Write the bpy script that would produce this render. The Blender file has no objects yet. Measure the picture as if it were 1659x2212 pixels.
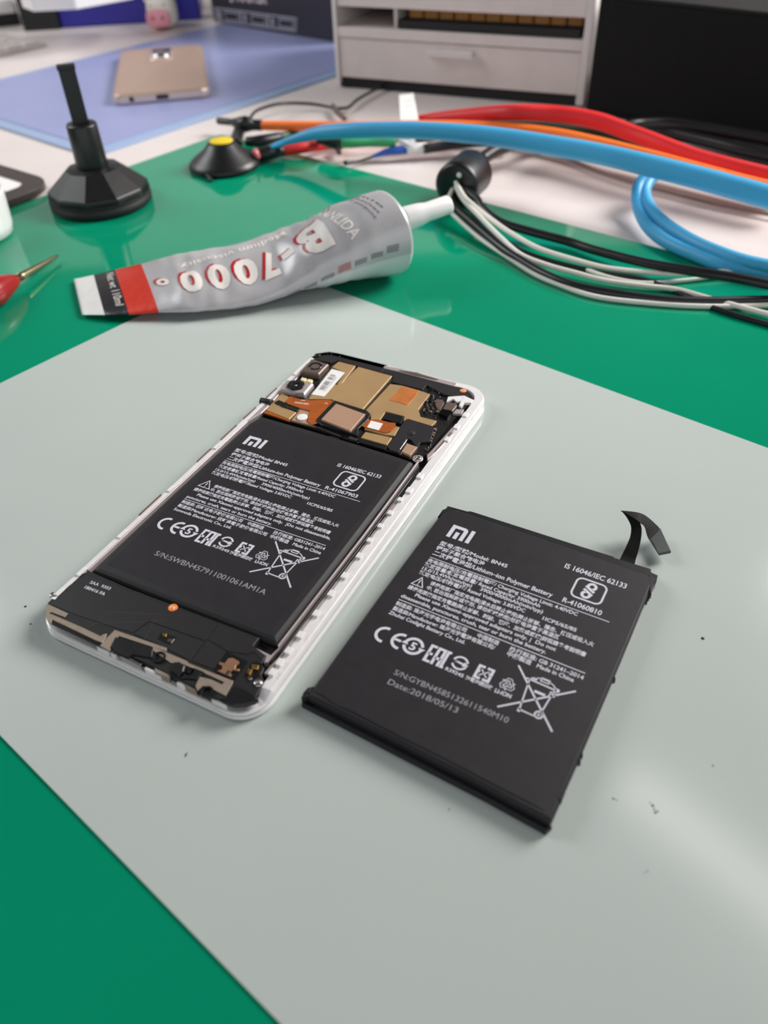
import bpy, bmesh, math, random
from mathutils import Vector, Matrix
random.seed(7)
S = 0.001                                   # all shapes below are written in millimetres
sc = bpy.context.scene
C = sc.collection
PI = math.pi

# ---------------------------------------------------------------- camera
CF, CP, CR, CH = 1706.3133, 0.73333923, -0.04365484, 170.42
fw = Vector((0, math.cos(CP), -math.sin(CP)))
up0 = Vector((0, math.sin(CP), math.cos(CP)))
rt0 = Vector((1, 0, 0))
rt = rt0*math.cos(CR) + up0*math.sin(CR)
up = -rt0*math.sin(CR) + up0*math.cos(CR)
cd = bpy.data.cameras.new('camera')
cam = bpy.data.objects.new('camera', cd)
C.objects.link(cam)
cam.matrix_world = Matrix(((rt.x, up.x, -fw.x, 0), (rt.y, up.y, -fw.y, 0), (rt.z, up.z, -fw.z, CH*S), (0, 0, 0, 1)))
cd.sensor_fit = 'VERTICAL'
cd.sensor_height = 24
cd.lens = CF/2212*24
cd.clip_start = 0.01
cd.clip_end = 50
cd.dof.use_dof = True
cd.dof.focus_distance = 0.255
cd.dof.aperture_fstop = 7.4
sc.camera = cam

# ---------------------------------------------------------------- colour, exposure, world
sc.view_settings.view_transform = 'Standard'
sc.view_settings.look = 'None'
sc.view_settings.gamma = 1
sc.view_settings.exposure = 0.17
wd = bpy.data.worlds.new('world')
sc.world = wd
wd.use_nodes = True
wd.node_tree.nodes['Background'].inputs[0].default_value = (0.93, 0.96, 1.0, 1)
wd.node_tree.nodes['Background'].inputs[1].default_value = 0.95

# ---------------------------------------------------------------- side area lights
def area(name, loc, size, energy, color, target=(0, 0.3, 0), spread=PI):
    l = bpy.data.lights.new(name, 'AREA')
    l.shape = 'RECTANGLE'; l.size = size[0]; l.size_y = size[1]
    l.energy = energy; l.color = color; l.spread = spread
    o = bpy.data.objects.new(name, l); C.objects.link(o)
    o.location = loc
    d = Vector(target) - Vector(loc)
    o.rotation_euler = d.to_track_quat('-Z', 'Y').to_euler()
    return o
area('side_light', (1.0, 0.80, 0.75), (0.6, 0.6), 7.3, (1.0, 0.965, 0.935), (0.02, 0.62, 0), 1.6)  # added unseen main light from the right, following the cable shadows
area('side_light', (-1.0, 0.80, 0.75), (0.6, 0.6), 2.1, (0.97, 0.99, 1.0), (-0.06, 0.62, 0), 1.6)  # added unseen fill from the left, brightens the far desk

# ---------------------------------------------------------------- helpers
def at(px, py, z=0.0):
    d = fw + rt*((px-829.5)/CF) - up*((py-1106)/CF)
    t = (z-CH)/d.z
    return Vector((d.x*t, d.y*t, z))
def lin(c):
    return tuple((x/255/12.92 if x/255 <= 0.04045 else ((x/255+0.055)/1.055)**2.4) for x in c)
def mat(name, col, rough=0.5, metal=0.0, spec=0.5, noise=0.0, nscale=200, bump=0.0, coat=0.0, emit=0, rvar=0.0, trans=0.0, alpha=1.0):
    m = bpy.data.materials.new(name); m.use_nodes = True
    nt = m.node_tree; b = nt.nodes['Principled BSDF']
    c = lin(col)
    b.inputs['Base Color'].default_value = (*c, 1)
    b.inputs['Roughness'].default_value = rough
    b.inputs['Metallic'].default_value = metal
    b.inputs['Specular IOR Level'].default_value = spec
    if coat: b.inputs['Coat Weight'].default_value = coat; b.inputs['Coat Roughness'].default_value = 0.05
    if trans: b.inputs['Transmission Weight'].default_value = trans
    if emit:
        b.inputs['Emission Color'].default_value = (*c, 1); b.inputs['Emission Strength'].default_value = emit
    if noise or bump or rvar:
        tc = nt.nodes.new('ShaderNodeTexCoord'); n = nt.nodes.new('ShaderNodeTexNoise')
        n.inputs['Scale'].default_value = nscale; n.inputs['Detail'].default_value = 4
        nt.links.new(tc.outputs['Object'], n.inputs['Vector'])
        if noise:
            r = nt.nodes.new('ShaderNodeValToRGB')
            r.color_ramp.elements[0].color = (*[x*(1-noise) for x in c], 1)
            r.color_ramp.elements[1].color = (*[min(1, x*(1+noise)) for x in c], 1)
            r.color_ramp.elements[0].position = 0.3; r.color_ramp.elements[1].position = 0.7
            nt.links.new(n.outputs['Fac'], r.inputs['Fac']); nt.links.new(r.outputs['Color'], b.inputs['Base Color'])
        if rvar:
            mr = nt.nodes.new('ShaderNodeMapRange')
            mr.inputs['To Min'].default_value = max(0, rough-rvar); mr.inputs['To Max'].default_value = rough+rvar
            nt.links.new(n.outputs['Fac'], mr.inputs['Value']); nt.links.new(mr.outputs['Result'], b.inputs['Roughness'])
        if bump:
            bp = nt.nodes.new('ShaderNodeBump'); bp.inputs['Strength'].default_value = bump; bp.inputs['Distance'].default_value = 0.0005
            nt.links.new(n.outputs['Fac'], bp.inputs['Height']); nt.links.new(bp.outputs['Normal'], b.inputs['Normal'])
    return m

class MB:
    def __init__(s): s.v = []; s.f = []; s.m = []; s.sm = []
    def add(s, vs, fs, mi=0, smooth=False):
        o = len(s.v); s.v += [tuple(v) for v in vs]
        for f in fs: s.f.append(tuple(i+o for i in f)); s.m.append(mi); s.sm.append(smooth)
        return s
    def box(s, x0, x1, y0, y1, z0, z1, mi=0, rot=0, o=(0, 0, 0)):
        c, n = math.cos(rot), math.sin(rot)
        vs = [(o[0]+c*x-n*y, o[1]+n*x+c*y, o[2]+z) for x in (x0, x1) for y in (y0, y1) for z in (z0, z1)]
        return s.add(vs, [(0, 1, 3, 2), (4, 6, 7, 5), (0, 4, 5, 1), (2, 3, 7, 6), (0, 2, 6, 4), (1, 5, 7, 3)], mi)
    def prism(s, pts, z0, z1, mi=0, inset=0.0, smooth=False):
        """polygon (counter-clockwise or clockwise) raised from z0 to z1, top edge drawn in by inset (a small bevel)"""
        pts = [tuple(p[:2]) for p in pts]
        a = sum(pts[i][0]*pts[(i+1) % len(pts)][1]-pts[(i+1) % len(pts)][0]*pts[i][1] for i in range(len(pts)))
        if a < 0: pts = pts[::-1]
        n = len(pts); vs = [(x, y, z0) for x, y in pts]
        if inset:
            vs += [(x, y, z1-inset) for x, y in pts] + [(x, y, z1) for x, y in offset(pts, -inset)]
            k = 3
        else:
            vs += [(x, y, z1) for x, y in pts]; k = 2
        fs = [tuple(range(n-1, -1, -1)), tuple(range((k-1)*n, k*n))]
        for l in range(k-1):
            fs += [(l*n+i, l*n+(i+1) % n, (l+1)*n+(i+1) % n, (l+1)*n+i) for i in range(n)]
        return s.add(vs, fs, mi, smooth)
    def rings(s, rs, closed=True, cap0=True, cap1=True, mi=0, smooth=True, mf=None):
        n = len(rs[0]); vs = [p for r in rs for p in r]
        o = len(s.v); s.v += [tuple(v) for v in vs]
        for l in range(len(rs)-1):
            for i in range(n if closed else n-1):
                s.f.append((o+l*n+i, o+l*n+(i+1) % n, o+(l+1)*n+(i+1) % n, o+(l+1)*n+i))
                s.m.append(mf(l, i) if mf else mi); s.sm.append(smooth)
        if cap0: s.f.append(tuple(o+i for i in range(n-1, -1, -1))); s.m.append(mf(0, 0) if mf else mi); s.sm.append(False)
        if cap1: s.f.append(tuple(o+(len(rs)-1)*n+i for i in range(n))); s.m.append(mf(len(rs)-2, 0) if mf else mi); s.sm.append(False)
        return s
    def lathe(s, prof, c=(0, 0, 0), seg=40, mi=0, smooth=True, ax=None):
        rs = []
        M = Matrix.Identity(3)
        if ax is not None: M = Vector(ax).normalized().to_track_quat('Z', 'Y').to_matrix()
        for r, z in prof:
            rs.append([tuple(M @ Vector((r*math.cos(2*PI*i/seg), r*math.sin(2*PI*i/seg), z)) + Vector(c)) for i in range(seg)])
        return s.rings(rs, mi=mi, smooth=smooth)
    def tube(s, pts, r, seg=12, mi=0, res=6, spline=True, flat=1.0):
        P = [Vector(p) for p in pts]
        R = list(r) if isinstance(r, (list, tuple)) else [r]*len(P)
        if spline and len(P) > 2:
            Q = []; QR = []
            for i in range(len(P)-1):
                a = P[max(i-1, 0)]; b = P[i]; c = P[i+1]; d = P[min(i+2, len(P)-1)]
                for k in range(res):
                    t = k/res
                    Q.append(0.5*((2*b)+(c-a)*t+(2*a-5*b+4*c-d)*t*t+(3*b-a-3*c+d)*t**3)); QR.append(R[i]+(R[i+1]-R[i])*t)
            Q.append(P[-1]); QR.append(R[-1]); P, R = Q, QR
        rs = []; nrm = None
        for i, p in enumerate(P):
            t = (P[min(i+1, len(P)-1)]-P[max(i-1, 0)]).normalized()
            if nrm is None:
                nrm = t.cross(Vector((0, 0, 1)))
                if nrm.length < 1e-3: nrm = Vector((1, 0, 0))
                nrm.normalize()
            nrm = (nrm - t*nrm.dot(t)).normalized(); bn = t.cross(nrm)
            rs.append([tuple(p+nrm*R[i]*math.cos(2*PI*k/seg)+bn*R[i]*flat*math.sin(2*PI*k/seg)) for k in range(seg)])
        return s.rings(rs, mi=mi)
    def flat(s, pts, z, mi=0):
        pts = [tuple(p[:2]) for p in pts]
        a = sum(pts[i][0]*pts[(i+1) % len(pts)][1]-pts[(i+1) % len(pts)][0]*pts[i][1] for i in range(len(pts)))
        if a < 0: pts = pts[::-1]
        return s.add([(x, y, z) for x, y in pts], [tuple(range(len(pts)))], mi)
    def stroke(s, pts, w, z, mi=0, closed=False):
        P = [Vector(p[:2]) for p in pts]; n = len(P)
        L = []; R = []
        for i in range(n):
            a = P[(i-1) % n] if (closed or i > 0) else P[i]; b = P[(i+1) % n] if (closed or i < n-1) else P[i]
            d1 = (P[i]-a).normalized() if (P[i]-a).length > 1e-9 else (b-P[i]).normalized()
            d2 = (b-P[i]).normalized() if (b-P[i]).length > 1e-9 else d1
            t = (d1+d2).normalized() if (d1+d2).length > 1e-6 else d1
            nn = Vector((-t.y, t.x)); k = w/2/max(0.4, nn.dot(Vector((-d1.y, d1.x))))
            L.append(P[i]+nn*k); R.append(P[i]-nn*k)
        vs = [(p.x, p.y, z) for p in L]+[(p.x, p.y, z) for p in R]
        fs = [(i, n+i, n+(i+1) % n, (i+1) % n) for i in range(n if closed else n-1)]
        return s.add(vs, fs, mi)
    def ring(s, c, r, w, z, a0=0, a1=360, mi=0, sy=1.0, seg=40):
        pts = [(c[0]+r*math.cos(math.radians(a0+(a1-a0)*i/seg)), c[1]+sy*r*math.sin(math.radians(a0+(a1-a0)*i/seg))) for i in range(seg+1)]
        return s.stroke(pts, w, z, mi)
    def build(s, name, mats, parent=None, loc=None, rz=0.0, bevel=0.0, seg=2, sub=0):
        me = bpy.data.meshes.new(name)
        me.from_pydata([(x*S, y*S, z*S) for x, y, z in s.v], [], s.f)
        if not isinstance(mats, (list, tuple)): mats = [mats]
        for m in mats: me.materials.append(m)
        for p, mi, sm in zip(me.polygons, s.m, s.sm): p.material_index = mi; p.use_smooth = sm
        me.update()
        o = bpy.data.objects.new(name, me); C.objects.link(o)
        if parent: o.parent = parent
        if loc is not None: o.location = (loc[0]*S, loc[1]*S, loc[2]*S)
        o.rotation_euler.z = rz
        if bevel:
            b = o.modifiers.new('bevel', 'BEVEL'); b.width = bevel*S; b.segments = seg; b.limit_method = 'ANGLE'; b.angle_limit = math.radians(35)
        if sub:
            u = o.modifiers.new('sub', 'SUBSURF'); u.levels = u.render_levels = sub
        return o

def offset(pts, d):
    n = len(pts); out = []
    for i in range(n):
        a = Vector(pts[i-1]); b = Vector(pts[i]); c = Vector(pts[(i+1) % n])
        d1 = (b-a).normalized(); d2 = (c-b).normalized()
        n1 = Vector((d1.y, -d1.x)); n2 = Vector((d2.y, -d2.x)); nn = n1+n2
        if nn.length < 1e-6: nn = n1
        nn.normalize(); k = d/max(0.35, nn.dot(n1))
        out.append((b.x+nn.x*k, b.y+nn.y*k))
    return out
def rrect(x0, x1, y0, y1, r, seg=8):
    p = []
    for cx, cy, a in ((x1-r, y0+r, -90), (x1-r, y1-r, 0), (x0+r, y1-r, 90), (x0+r, y0+r, 180)):
        for i in range(seg+1):
            t = math.radians(a+90*i/seg); p.append((cx+r*math.cos(t), cy+r*math.sin(t)))
    return p
def circ(cx, cy, r, n=24): return [(cx+r*math.cos(2*PI*i/n), cy+r*math.sin(2*PI*i/n)) for i in range(n)]

_tc = {}
def glyphs(txt, bold=0.0):
    k = (txt, bold)
    if k not in _tc:
        cu = bpy.data.curves.new('t', 'FONT'); cu.body = txt; cu.size = 1.0; cu.offset = bold; cu.resolution_u = 3
        o = bpy.data.objects.new('t', cu); C.objects.link(o)
        dg = bpy.context.evaluated_depsgraph_get(); ev = o.evaluated_get(dg); me = ev.to_mesh()
        vs = [(v.co.x, v.co.y) for v in me.vertices]; fs = [tuple(p.vertices) for p in me.polygons]
        ev.to_mesh_clear(); bpy.data.objects.remove(o); bpy.data.curves.remove(cu)
        _tc[k] = (vs, fs)
    return _tc[k]
def text(mb, txt, a, b, h, z=0.0, mi=0, bold=0.0, f=None, dy=0.0):
    """lettering whose baseline runs from a to b, capitals h tall"""
    vs, fs = glyphs(txt, bold)
    if not vs: return
    x0 = min(v[0] for v in vs); x1 = max(v[0] for v in vs)
    a = Vector(a[:2]); b = Vector(b[:2]); d = b-a; L = d.length; d.normalize(); n = Vector((-d.y, d.x))
    sx = L/(x1-x0); sy = h/0.73
    out = []
    for x, y in vs:
        p = a+d*((x-x0)*sx)+n*(y*sy+dy)
        out.append((p.x, p.y, z) if f is None else f(p.x, p.y))
    mb.add(out, fs, mi)
def tag(o, label=None, cat=None, group=None, kind=None):
    if label: o['label'] = label
    if cat: o['category'] = cat
    if group: o['group'] = group
    if kind: o['kind'] = kind
    return o
def thing(name, label, cat, loc=(0, 0, 0), rz=0.0, group=None):
    o = bpy.data.objects.new(name, None); C.objects.link(o); o.empty_display_size = 0.01
    o.location = (loc[0]*S, loc[1]*S, loc[2]*S); o.rotation_euler.z = rz
    return tag(o, label, cat, group)

# ---------------------------------------------------------------- materials
M = dict(
 caseblk=mat('case_black', (12, 12, 12), .65, spec=.2, noise=.1, nscale=200),
 desk=mat('desk_laminate', (220, 210, 207), .42, noise=.02, nscale=30),
 green=mat('green_mat', (2, 142, 106), .06, spec=.5, noise=.04, nscale=12, rvar=.02),
 pale=mat('pale_sheet', (190, 199, 195), .13, spec=.5, noise=.015, nscale=15, rvar=.03),
 blue_in=mat('blue_mat', (148, 155, 200), .35, noise=.03, nscale=20),
 blue_rim=mat('blue_mat_rim', (150, 172, 208), .3),
 wall=mat('wall_paint', (84, 80, 76), .8, noise=.03, nscale=8),
 ceil=mat('ceiling_paint', (96, 96, 92), .9, noise=.02, nscale=8),
 floor=mat('floor_tile', (120, 112, 105), .5, noise=.1, nscale=5),
 blk=mat('black_plastic', (20, 20, 22), .38, noise=.1, nscale=300, rvar=.05),
 blkm=mat('matt_black', (17, 17, 19), .6, noise=.1, nscale=300),
 wrap=mat('battery_wrap', (40, 38, 41), .5, spec=.35, noise=.05, nscale=250, bump=.08, rvar=.05),
 wrapd=mat('battery_tape', (30, 29, 33), .45, spec=.35, noise=.06, nscale=400, bump=.1),
 ink=mat('label_ink', (214, 210, 222), .6),
 inkd=mat('jet_ink', (160, 158, 166), .6),
 white=mat('white_plastic', (238, 236, 236), .22, coat=.3, noise=.01),
 silver=mat('silver_plastic', (196, 184, 184), .35, metal=.35, noise=.05, nscale=400),
 alu=mat('bare_metal', (205, 200, 200), .25, metal=1, noise=.06, nscale=300),
 tan=mat('tan_shield', (186, 152, 108), .42, metal=.25, noise=.05, nscale=120, rvar=.05),
 chip=mat('chip_cover', (190, 152, 128), .45, metal=.2, noise=.03, nscale=100),
 orange_flex=mat('orange_flex', (168, 88, 36), .35, noise=.12, nscale=200),
 copper=mat('copper_tape', (212, 128, 70), .4, metal=.3, noise=.14, nscale=260, bump=.2),
 board=mat('circuit_board', (26, 24, 24), .4, noise=.3, nscale=900, bump=.4),
 taupe=mat('antenna_coating', (152, 138, 124), .5, metal=.25, noise=.08, nscale=500),
 gold=mat('gold_contact', (214, 170, 90), .25, metal=.9),
 lens=mat('lens_glass', (8, 8, 10), .06, coat=.6),
 led=mat('led_phosphor', (240, 226, 178), .4),
 paper=mat('white_paper', (236, 234, 232), .6, noise=.01),
 tubeg=mat('tube_silver', (190, 188, 191), .3, metal=.15, noise=.04, nscale=120, bump=.25, rvar=.08),
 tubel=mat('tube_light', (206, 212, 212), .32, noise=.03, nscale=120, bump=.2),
 tubew=mat('tube_white', (226, 226, 224), .4, noise=.03, nscale=200, bump=.5),
 tubeb=mat('tube_black', (34, 32, 36), .3, noise=.08, nscale=300, bump=.3),
 tuber=mat('tube_red', (206, 52, 36), .3, noise=.08, nscale=300, bump=.3),
 ltr=mat('tube_letter_white', (232, 226, 220), .4), ltr_r=mat('tube_letter_red', (178, 34, 40), .4),
 smallprint=mat('small_print', (96, 96, 100), .6),
 cred=mat('red_silicone', (218, 32, 36), .5, noise=.04, nscale=50),
 corg=mat('orange_silicone', (255, 124, 46), .4, noise=.04, nscale=50),
 cblu=mat('blue_silicone', (66, 166, 216), .45, noise=.04, nscale=50),
 cgrn=mat('dark_green_silicone', (38, 74, 52), .4, noise=.06, nscale=50),
 cgrb=mat('bright_green_sleeve', (62, 164, 104), .45),
 cdbl=mat('royal_blue_sleeve', (44, 88, 176), .4),
 cblk=mat('black_cable', (26, 26, 29), .35, noise=.1, nscale=80),
 cwht=mat('white_cable', (230, 226, 218), .4, noise=.02, nscale=80),
 drawer=mat('silver_laminate', (216, 206, 202), .5, metal=.05, noise=.04, nscale=60),
 drawl=mat('silver_edge', (222, 216, 213), .4, metal=.1),
 brown=mat('inner_brown', (52, 38, 28), .7),
 card=mat('cardboard', (196, 138, 76), .7, noise=.08, nscale=60),
 pink=mat('pink_vinyl', (248, 172, 186), .4), pinkd=mat('dark_pink', (198, 106, 112), .3), cream=mat('cream_vinyl', (242, 237, 226), .4),
 navy=mat('blue_gloss', (44, 38, 156), .3, noise=.08, nscale=10),
 champ=mat('champagne_metal', (190, 160, 142), .38, metal=.4, noise=.03, nscale=80), champl=mat('champagne_rim', (226, 206, 194), .25, metal=.5),
 yellow=mat('yellow_sticker', (226, 196, 40), .5), tabd=mat('dark_bezel', (62, 52, 52), .4),
 redh=mat('red_handle', (158, 22, 28), .3, noise=.06, nscale=60), steel=mat('steel', (150, 140, 110), .3, metal=.9),
 key=mat('keyboard_white', (205, 196, 192), .5), midot=mat('orange_dot', (240, 130, 40), .4), brd=mat('brown_part', (120, 104, 96), .4, metal=.4),
 greyt=mat('nozzle_grey', (128, 130, 140), .35), tanb=mat('tan_box', (170, 150, 110), .6), darkbox=mat('dark_box', (40, 38, 50), .35, noise=.05),
 lamp=mat('lit_diffuser', (255, 250, 244), .5, emit=5.0),
)

# ================================================================ THE ROOM
ZD = -2.6                                   # desk top lies just under the mats
def struct(name, mb, m): return tag(mb.build(name, m), kind='structure')
struct('floor', MB().box(-2200, 2200, -1800, 1290, -760, -750), M['floor'])
struct('ceiling', MB().box(-2200, 2200, -1800, 1290, 1500, 1520), M['ceil'])
struct('wall_back', MB().box(-2200, 2200, 1290, 1310, -750, 1500), M['wall'])
struct('reflector_panel_1', MB().box(-2190, 2190, 1284, 1290, -20, 400), mat('white_panel', (236, 234, 232), .6, noise=.02, nscale=6))  # unseen white panel added so the mats mirror a bright low wall
struct('wall_left', MB().box(-2220, -2200, -1800, 1290, -750, 1500), M['wall'])
struct('wall_right', MB().box(2200, 2220, -1800, 1290, -750, 1500), M['wall'])
# fluorescent tube fitting on the ceiling (its streak is mirrored in the pale sheet)
L0 = Vector((510, 905)); dL = Vector((283, -338)).normalized()
lt = thing('ceiling_light', 'long white fluorescent fitting on the ceiling above the desk', 'light', (L0.x+dL.x*650, L0.y+dL.y*650, 1500), math.atan2(dL.y, dL.x))
MB().box(-660, 660, -70, 70, -22, -0.5).build('housing', M['white'], lt, bevel=3)
MB().box(-640, 640, -45, 45, -34, -22).build('diffuser', M['lamp'], lt, bevel=5)

dk = thing('desk', 'long white laminate desk under everything', 'desk', (0, 0, -750))
MB().box(-1150, 1150, -260, 1280, 722, 750+ZD).build('desk_top', M['desk'], dk, bevel=1.5)
for x in (-1110, 1060):
    for y in (-220, 1200): MB().box(x, x+50, y, y+50, 0.5, 722).build('leg', M['alu'], dk, bevel=2)

# ---------------------------------------------------------------- mats
A1 = math.radians(-41.3); E1 = Vector((math.cos(A1), math.sin(A1))); E2 = Vector((-E1.y, E1.x))
def rot_rect(a0, a1, b0, b1, r=0.0):
    if r: p = rrect(a0, a1, b0, b1, r)
    else: p = [(a0, b0), (a1, b0), (a1, b1), (a0, b1)]
    return [tuple(E1*x+E2*y) for x, y in p]
tag(MB().prism(rot_rect(-470, 420, -190, 378.6, 5), ZD+.05, -0.5, inset=.3).build('work_mat', M['green']),
    'large glossy green work mat covering the white desk', 'mat')
tag(MB().prism(rot_rect(-298, 330, 19.4, 248.5), -0.45, -0.03).build('frosted_sheet', M['pale']),
    'pale mint frosted sheet lying on the green mat under the phone', 'sheet')
bm_ = thing('silicone_mat', 'lilac blue silicone mat with the gold phone on it', 'mat', (0, 0, 0))
MB().prism(rot_rect(-757, -510, 299, 760, 14), ZD+.05, -.9, inset=.3).build('rim', M['blue_rim'], bm_)
MB().prism(rot_rect(-751, -521, 309, 755, 10), -.85, -.4, inset=.1).build('pad', M['blue_in'], bm_)
# crumbs of dirt lying on the frosted sheet
sp = MB()
for px, py, r in [(1410, 1740, .32), (1404, 1734, .16), (1416, 1755, .3), (1421, 1752, .2), (1413, 1748, .2), (1518, 1379, .5), (402, 1630, .28), (400, 1634, .2),
                  (1398, 1882, .18), (1390, 1886, .14), (970, 1748, .2), (1325, 1725, .25), (1332, 1728, .18), (55, 1310, .4), (1540, 1654, .2), (66, 1348, .3), (1285, 1236, .2), (404, 1626, .15), (640, 935, .1)]:
    p = at(px, py, 0); sp.lathe([(0.01, -.02), (r, 0), (r*.7, r*.35), (.01, r*.5)], p, seg=7)
tag(sp.build('dust_specks', mat('grime', (60, 52, 44), .9)), 'tiny dark crumbs scattered on the frosted sheet', 'dirt', kind='stuff')

# ================================================================ BATTERY LABEL PRINT
HX = [('r', '型号/型號/Model: BN45')]
def marks(mb, f, z, w=1.0):
    """the certification marks, written in loose-battery coordinates, f moves them"""
    fl = lambda pts: [f(*p) for p in pts]
    # CE
    def arc(c, r, a0, a1, n=18, sy=1): return [(c[0]+r*math.cos(math.radians(a0+(a1-a0)*i/n)), c[1]+sy*r*math.sin(math.radians(a0+(a1-a0)*i/n))) for i in range(n+1)]
    mb.stroke(fl(arc((-25.1, -13.9), 2.35, 80, 280)), .85, z)
    mb.stroke(fl(arc((-20.2, -13.9), 2.35, 80, 280)), .85, z)
    mb.stroke(fl([(-22.2, -13.8), (-20.2, -13.8)]), .8, z)
    # 5-year ring
    c = (-16.6, -13.7)
    mb.stroke(fl(arc(c, 2.45, 195, 350)), .85, z); mb.stroke(fl(arc(c, 2.45, 15, 170)), .85, z)
    for a in (180, 0):
        q = (c[0]+2.45*math.cos(math.radians(a)), c[1]+2.45*math.sin(math.radians(a))); s_ = 1 if a == 0 else -1
        mb.flat(fl([(q[0]-1.0, q[1]+s_*.2), (q[0]+1.0, q[1]+s_*.2), (q[0], q[1]-s_*1.2)]), z+.005)
    a = f(c[0]-.85, c[1]-1.3); b = f(c[0]+.85, c[1]-1.3)
    text(mb, '5', a, b, 2.6, z, bold=.03)
    # EAC
    W = .8
    mb.stroke(fl([(-10.6, -11.2), (-12.15, -11.2), (-12.15, -16.3), (-10.6, -16.3)]), W, z); mb.stroke(fl([(-12.1, -13.8), (-10.9, -13.8)]), W, z)
    mb.stroke(fl([(-9.95, -16.7), (-9.95, -11.2), (-8.3, -11.2), (-8.3, -16.7)]), W, z); mb.stroke(fl([(-9.9, -14.4), (-8.3, -14.4)]), W, z)
    mb.stroke(fl([(-6.5, -11.2), (-7.35, -11.2), (-7.35, -16.3), (-6.7, -16.3)]), W, z)
    # PSE-like circle with arrow
    c = (-3.4, -13.0)
    mb.stroke(fl(arc(c, 1.95, 20, 165)), .6, z); mb.stroke(fl(arc(c, 1.95, 205, 345)), .6, z)
    mb.flat(fl([(-5.7, -12.5), (-2.4, -12.7), (-2.4, -12.2), (-1.0, -13.1), (-2.6, -13.8), (-2.6, -13.3), (-5.2, -13.1), (-3.8, -12.9)]), z)
    # four-arrow box
    mb.stroke(fl([(3.0, -11.25), (1.5, -11.25), (1.5, -13.0), (2.2, -13.0)]), .75, z); mb.stroke(fl([(3.6, -11.25), (5.2, -11.25), (5.2, -12.8), (4.5, -12.8)]), .75, z)
    mb.stroke(fl([(1.5, -13.4), (1.5, -15.0), (3.0, -15.0)]), .75, z); mb.stroke(fl([(5.2, -13.3), (5.2, -15.0), (3.6, -15.0)]), .75, z)
    mb.stroke(fl([(2.3, -12.1), (4.4, -14.2)]), .35, z); mb.stroke(fl([(4.4, -12.1), (2.3, -14.2)]), .35, z)
    # recycling triangle of three bent outlined arrows
    c = (9.95, -13.5)
    for k in range(3):
        R = Matrix.Rotation(math.radians(120*k), 2)
        def g(x, y):
            v = R @ Vector((x, y)); return f(c[0]+v.x, c[1]+v.y)
        mb.stroke([g(*p) for p in [(-1.1, .7), (-.6, 1.9), (.5, 1.9), (1.2, .75), (1.6, .9), (1.15, -.2), (.15, .3), (.5, .5), (0, 1.3), (-.4, .6)]], .2, z, closed=True)
    # crossed-out bin
    for a, b in (((10.1, -6.7), (24.4, -21.1)), ((10.2, -20.7), (25.6, -7.5))): mb.stroke(fl([a, b]), .48, z)
    mb.stroke(fl([(13.3, -9.4), (21.4, -9.6)]), .42, z)
    mb.stroke(fl([(14.2, -9.5), (15.2, -18.9), (19.3, -19.0)]), .38, z)
    mb.stroke(fl([(20.9, -9.6), (20.2, -17.4)]), .38, z)
    mb.flat(fl(arc((21.5, -9.5), .6, 0, 345)), z); mb.stroke(fl(arc((19.9, -18.2), .95, 0, 360)), .45, z); mb.flat(fl(arc((19.9, -18.2), .32, 0, 340)), z)
    mb.stroke(fl(arc((17.6, -10.0), 3.6, 15, 165, sy=.6)), .3, z)
    mb.stroke(fl([(16.8, -8.6), (16.8, -7.6), (18.9, -7.6), (18.9, -8.6)]), .3, z, closed=True)
    mb.flat(fl([(14.8, -9.2), (15.9, -9.0), (16.0, -8.1), (15.2, -8.1)]), z)
    mb.stroke(fl([(16.5, -12.2), (19.3, -12.2)]), .75, z); mb.stroke(fl([(20.2, -10.6), (21.4, -10.6), (21.4, -11.7), (20.2, -11.7)]), .3, z, closed=True)
    mb.flat(fl([(14.8, -18.4), (15.6, -18.4), (15.6, -19.6), (14.8, -19.6)]), z)
def is_mark(mb, x0, x1, y0, y1, z):
    mb.stroke(rrect(x0+.3, x1-.3, y0+.3, y1-.3, 1.7, 6), .55, z, closed=True)
    cx, cy = (x0+x1)/2, (y0+y1)/2; h = (y1-y0)
    def arc(cx, cy, r, a0, a1, n=14): return [(cx+r*math.cos(math.radians(a0+(a1-a0)*i/n)), cy+r*math.sin(math.radians(a0+(a1-a0)*i/n))) for i in range(n+1)]
    mb.stroke([(cx+1.5, cy-.2)] + [(cx-.2-.75, cy+1.3)] + arc(cx+.35, cy+.215*h, 1.05, 180, -75), .85, z)
    mb.stroke([(cx-1.5, cy+.2)] + [(cx+.2+.75, cy-1.3)] + arc(cx-.35, cy-.215*h, 1.05, 0, -255), .85, z)
def mi_logo(mb, x, y, w, h, z, f=lambda a, b: (a, b), mi=0):
    b = w*.17; t = b
    P = lambda L: [f(x+a, y+c) for a, c in L]
    mw = w*.72
    mb.flat(P([(0, 0), (b, 0), (b, h-t), (0, h)]), z, mi)
    mb.flat(P([(0, h), (b, h-t), (mw-b-.2, h-t), (mw-b, h-t-.25), (mw, h-1.1), (mw-.5, h-.25), (mw-1.2, h)]), z, mi)
    mb.flat(P([(mw-b, 0), (mw, 0), (mw, h-1.1), (mw-b, h-t-.25)]), z, mi)
    mb.flat(P([(mw/2-b*.5, 0), (mw/2+b*.5, 0), (mw/2+b*.5, h-t*2.1), (mw/2-b*.5, h-t*2.1)]), z, mi)
    mb.flat(P([(w-b, 0), (w, 0), (w, h), (w-b, h)]), z, mi)
def warn(mb, a, b, c, z):
    mb.stroke([a, b, c], .3, z, closed=True)
    m = ((a[0]+b[0]+c[0])/3, (a[1]+b[1]+c[1])/3)
    mb.stroke([(m[0], m[1]+1.2), (m[0], m[1]-.1)], .35, z); mb.stroke([(m[0], m[1]-.45), (m[0], m[1]-.8)], .35, z)

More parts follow.
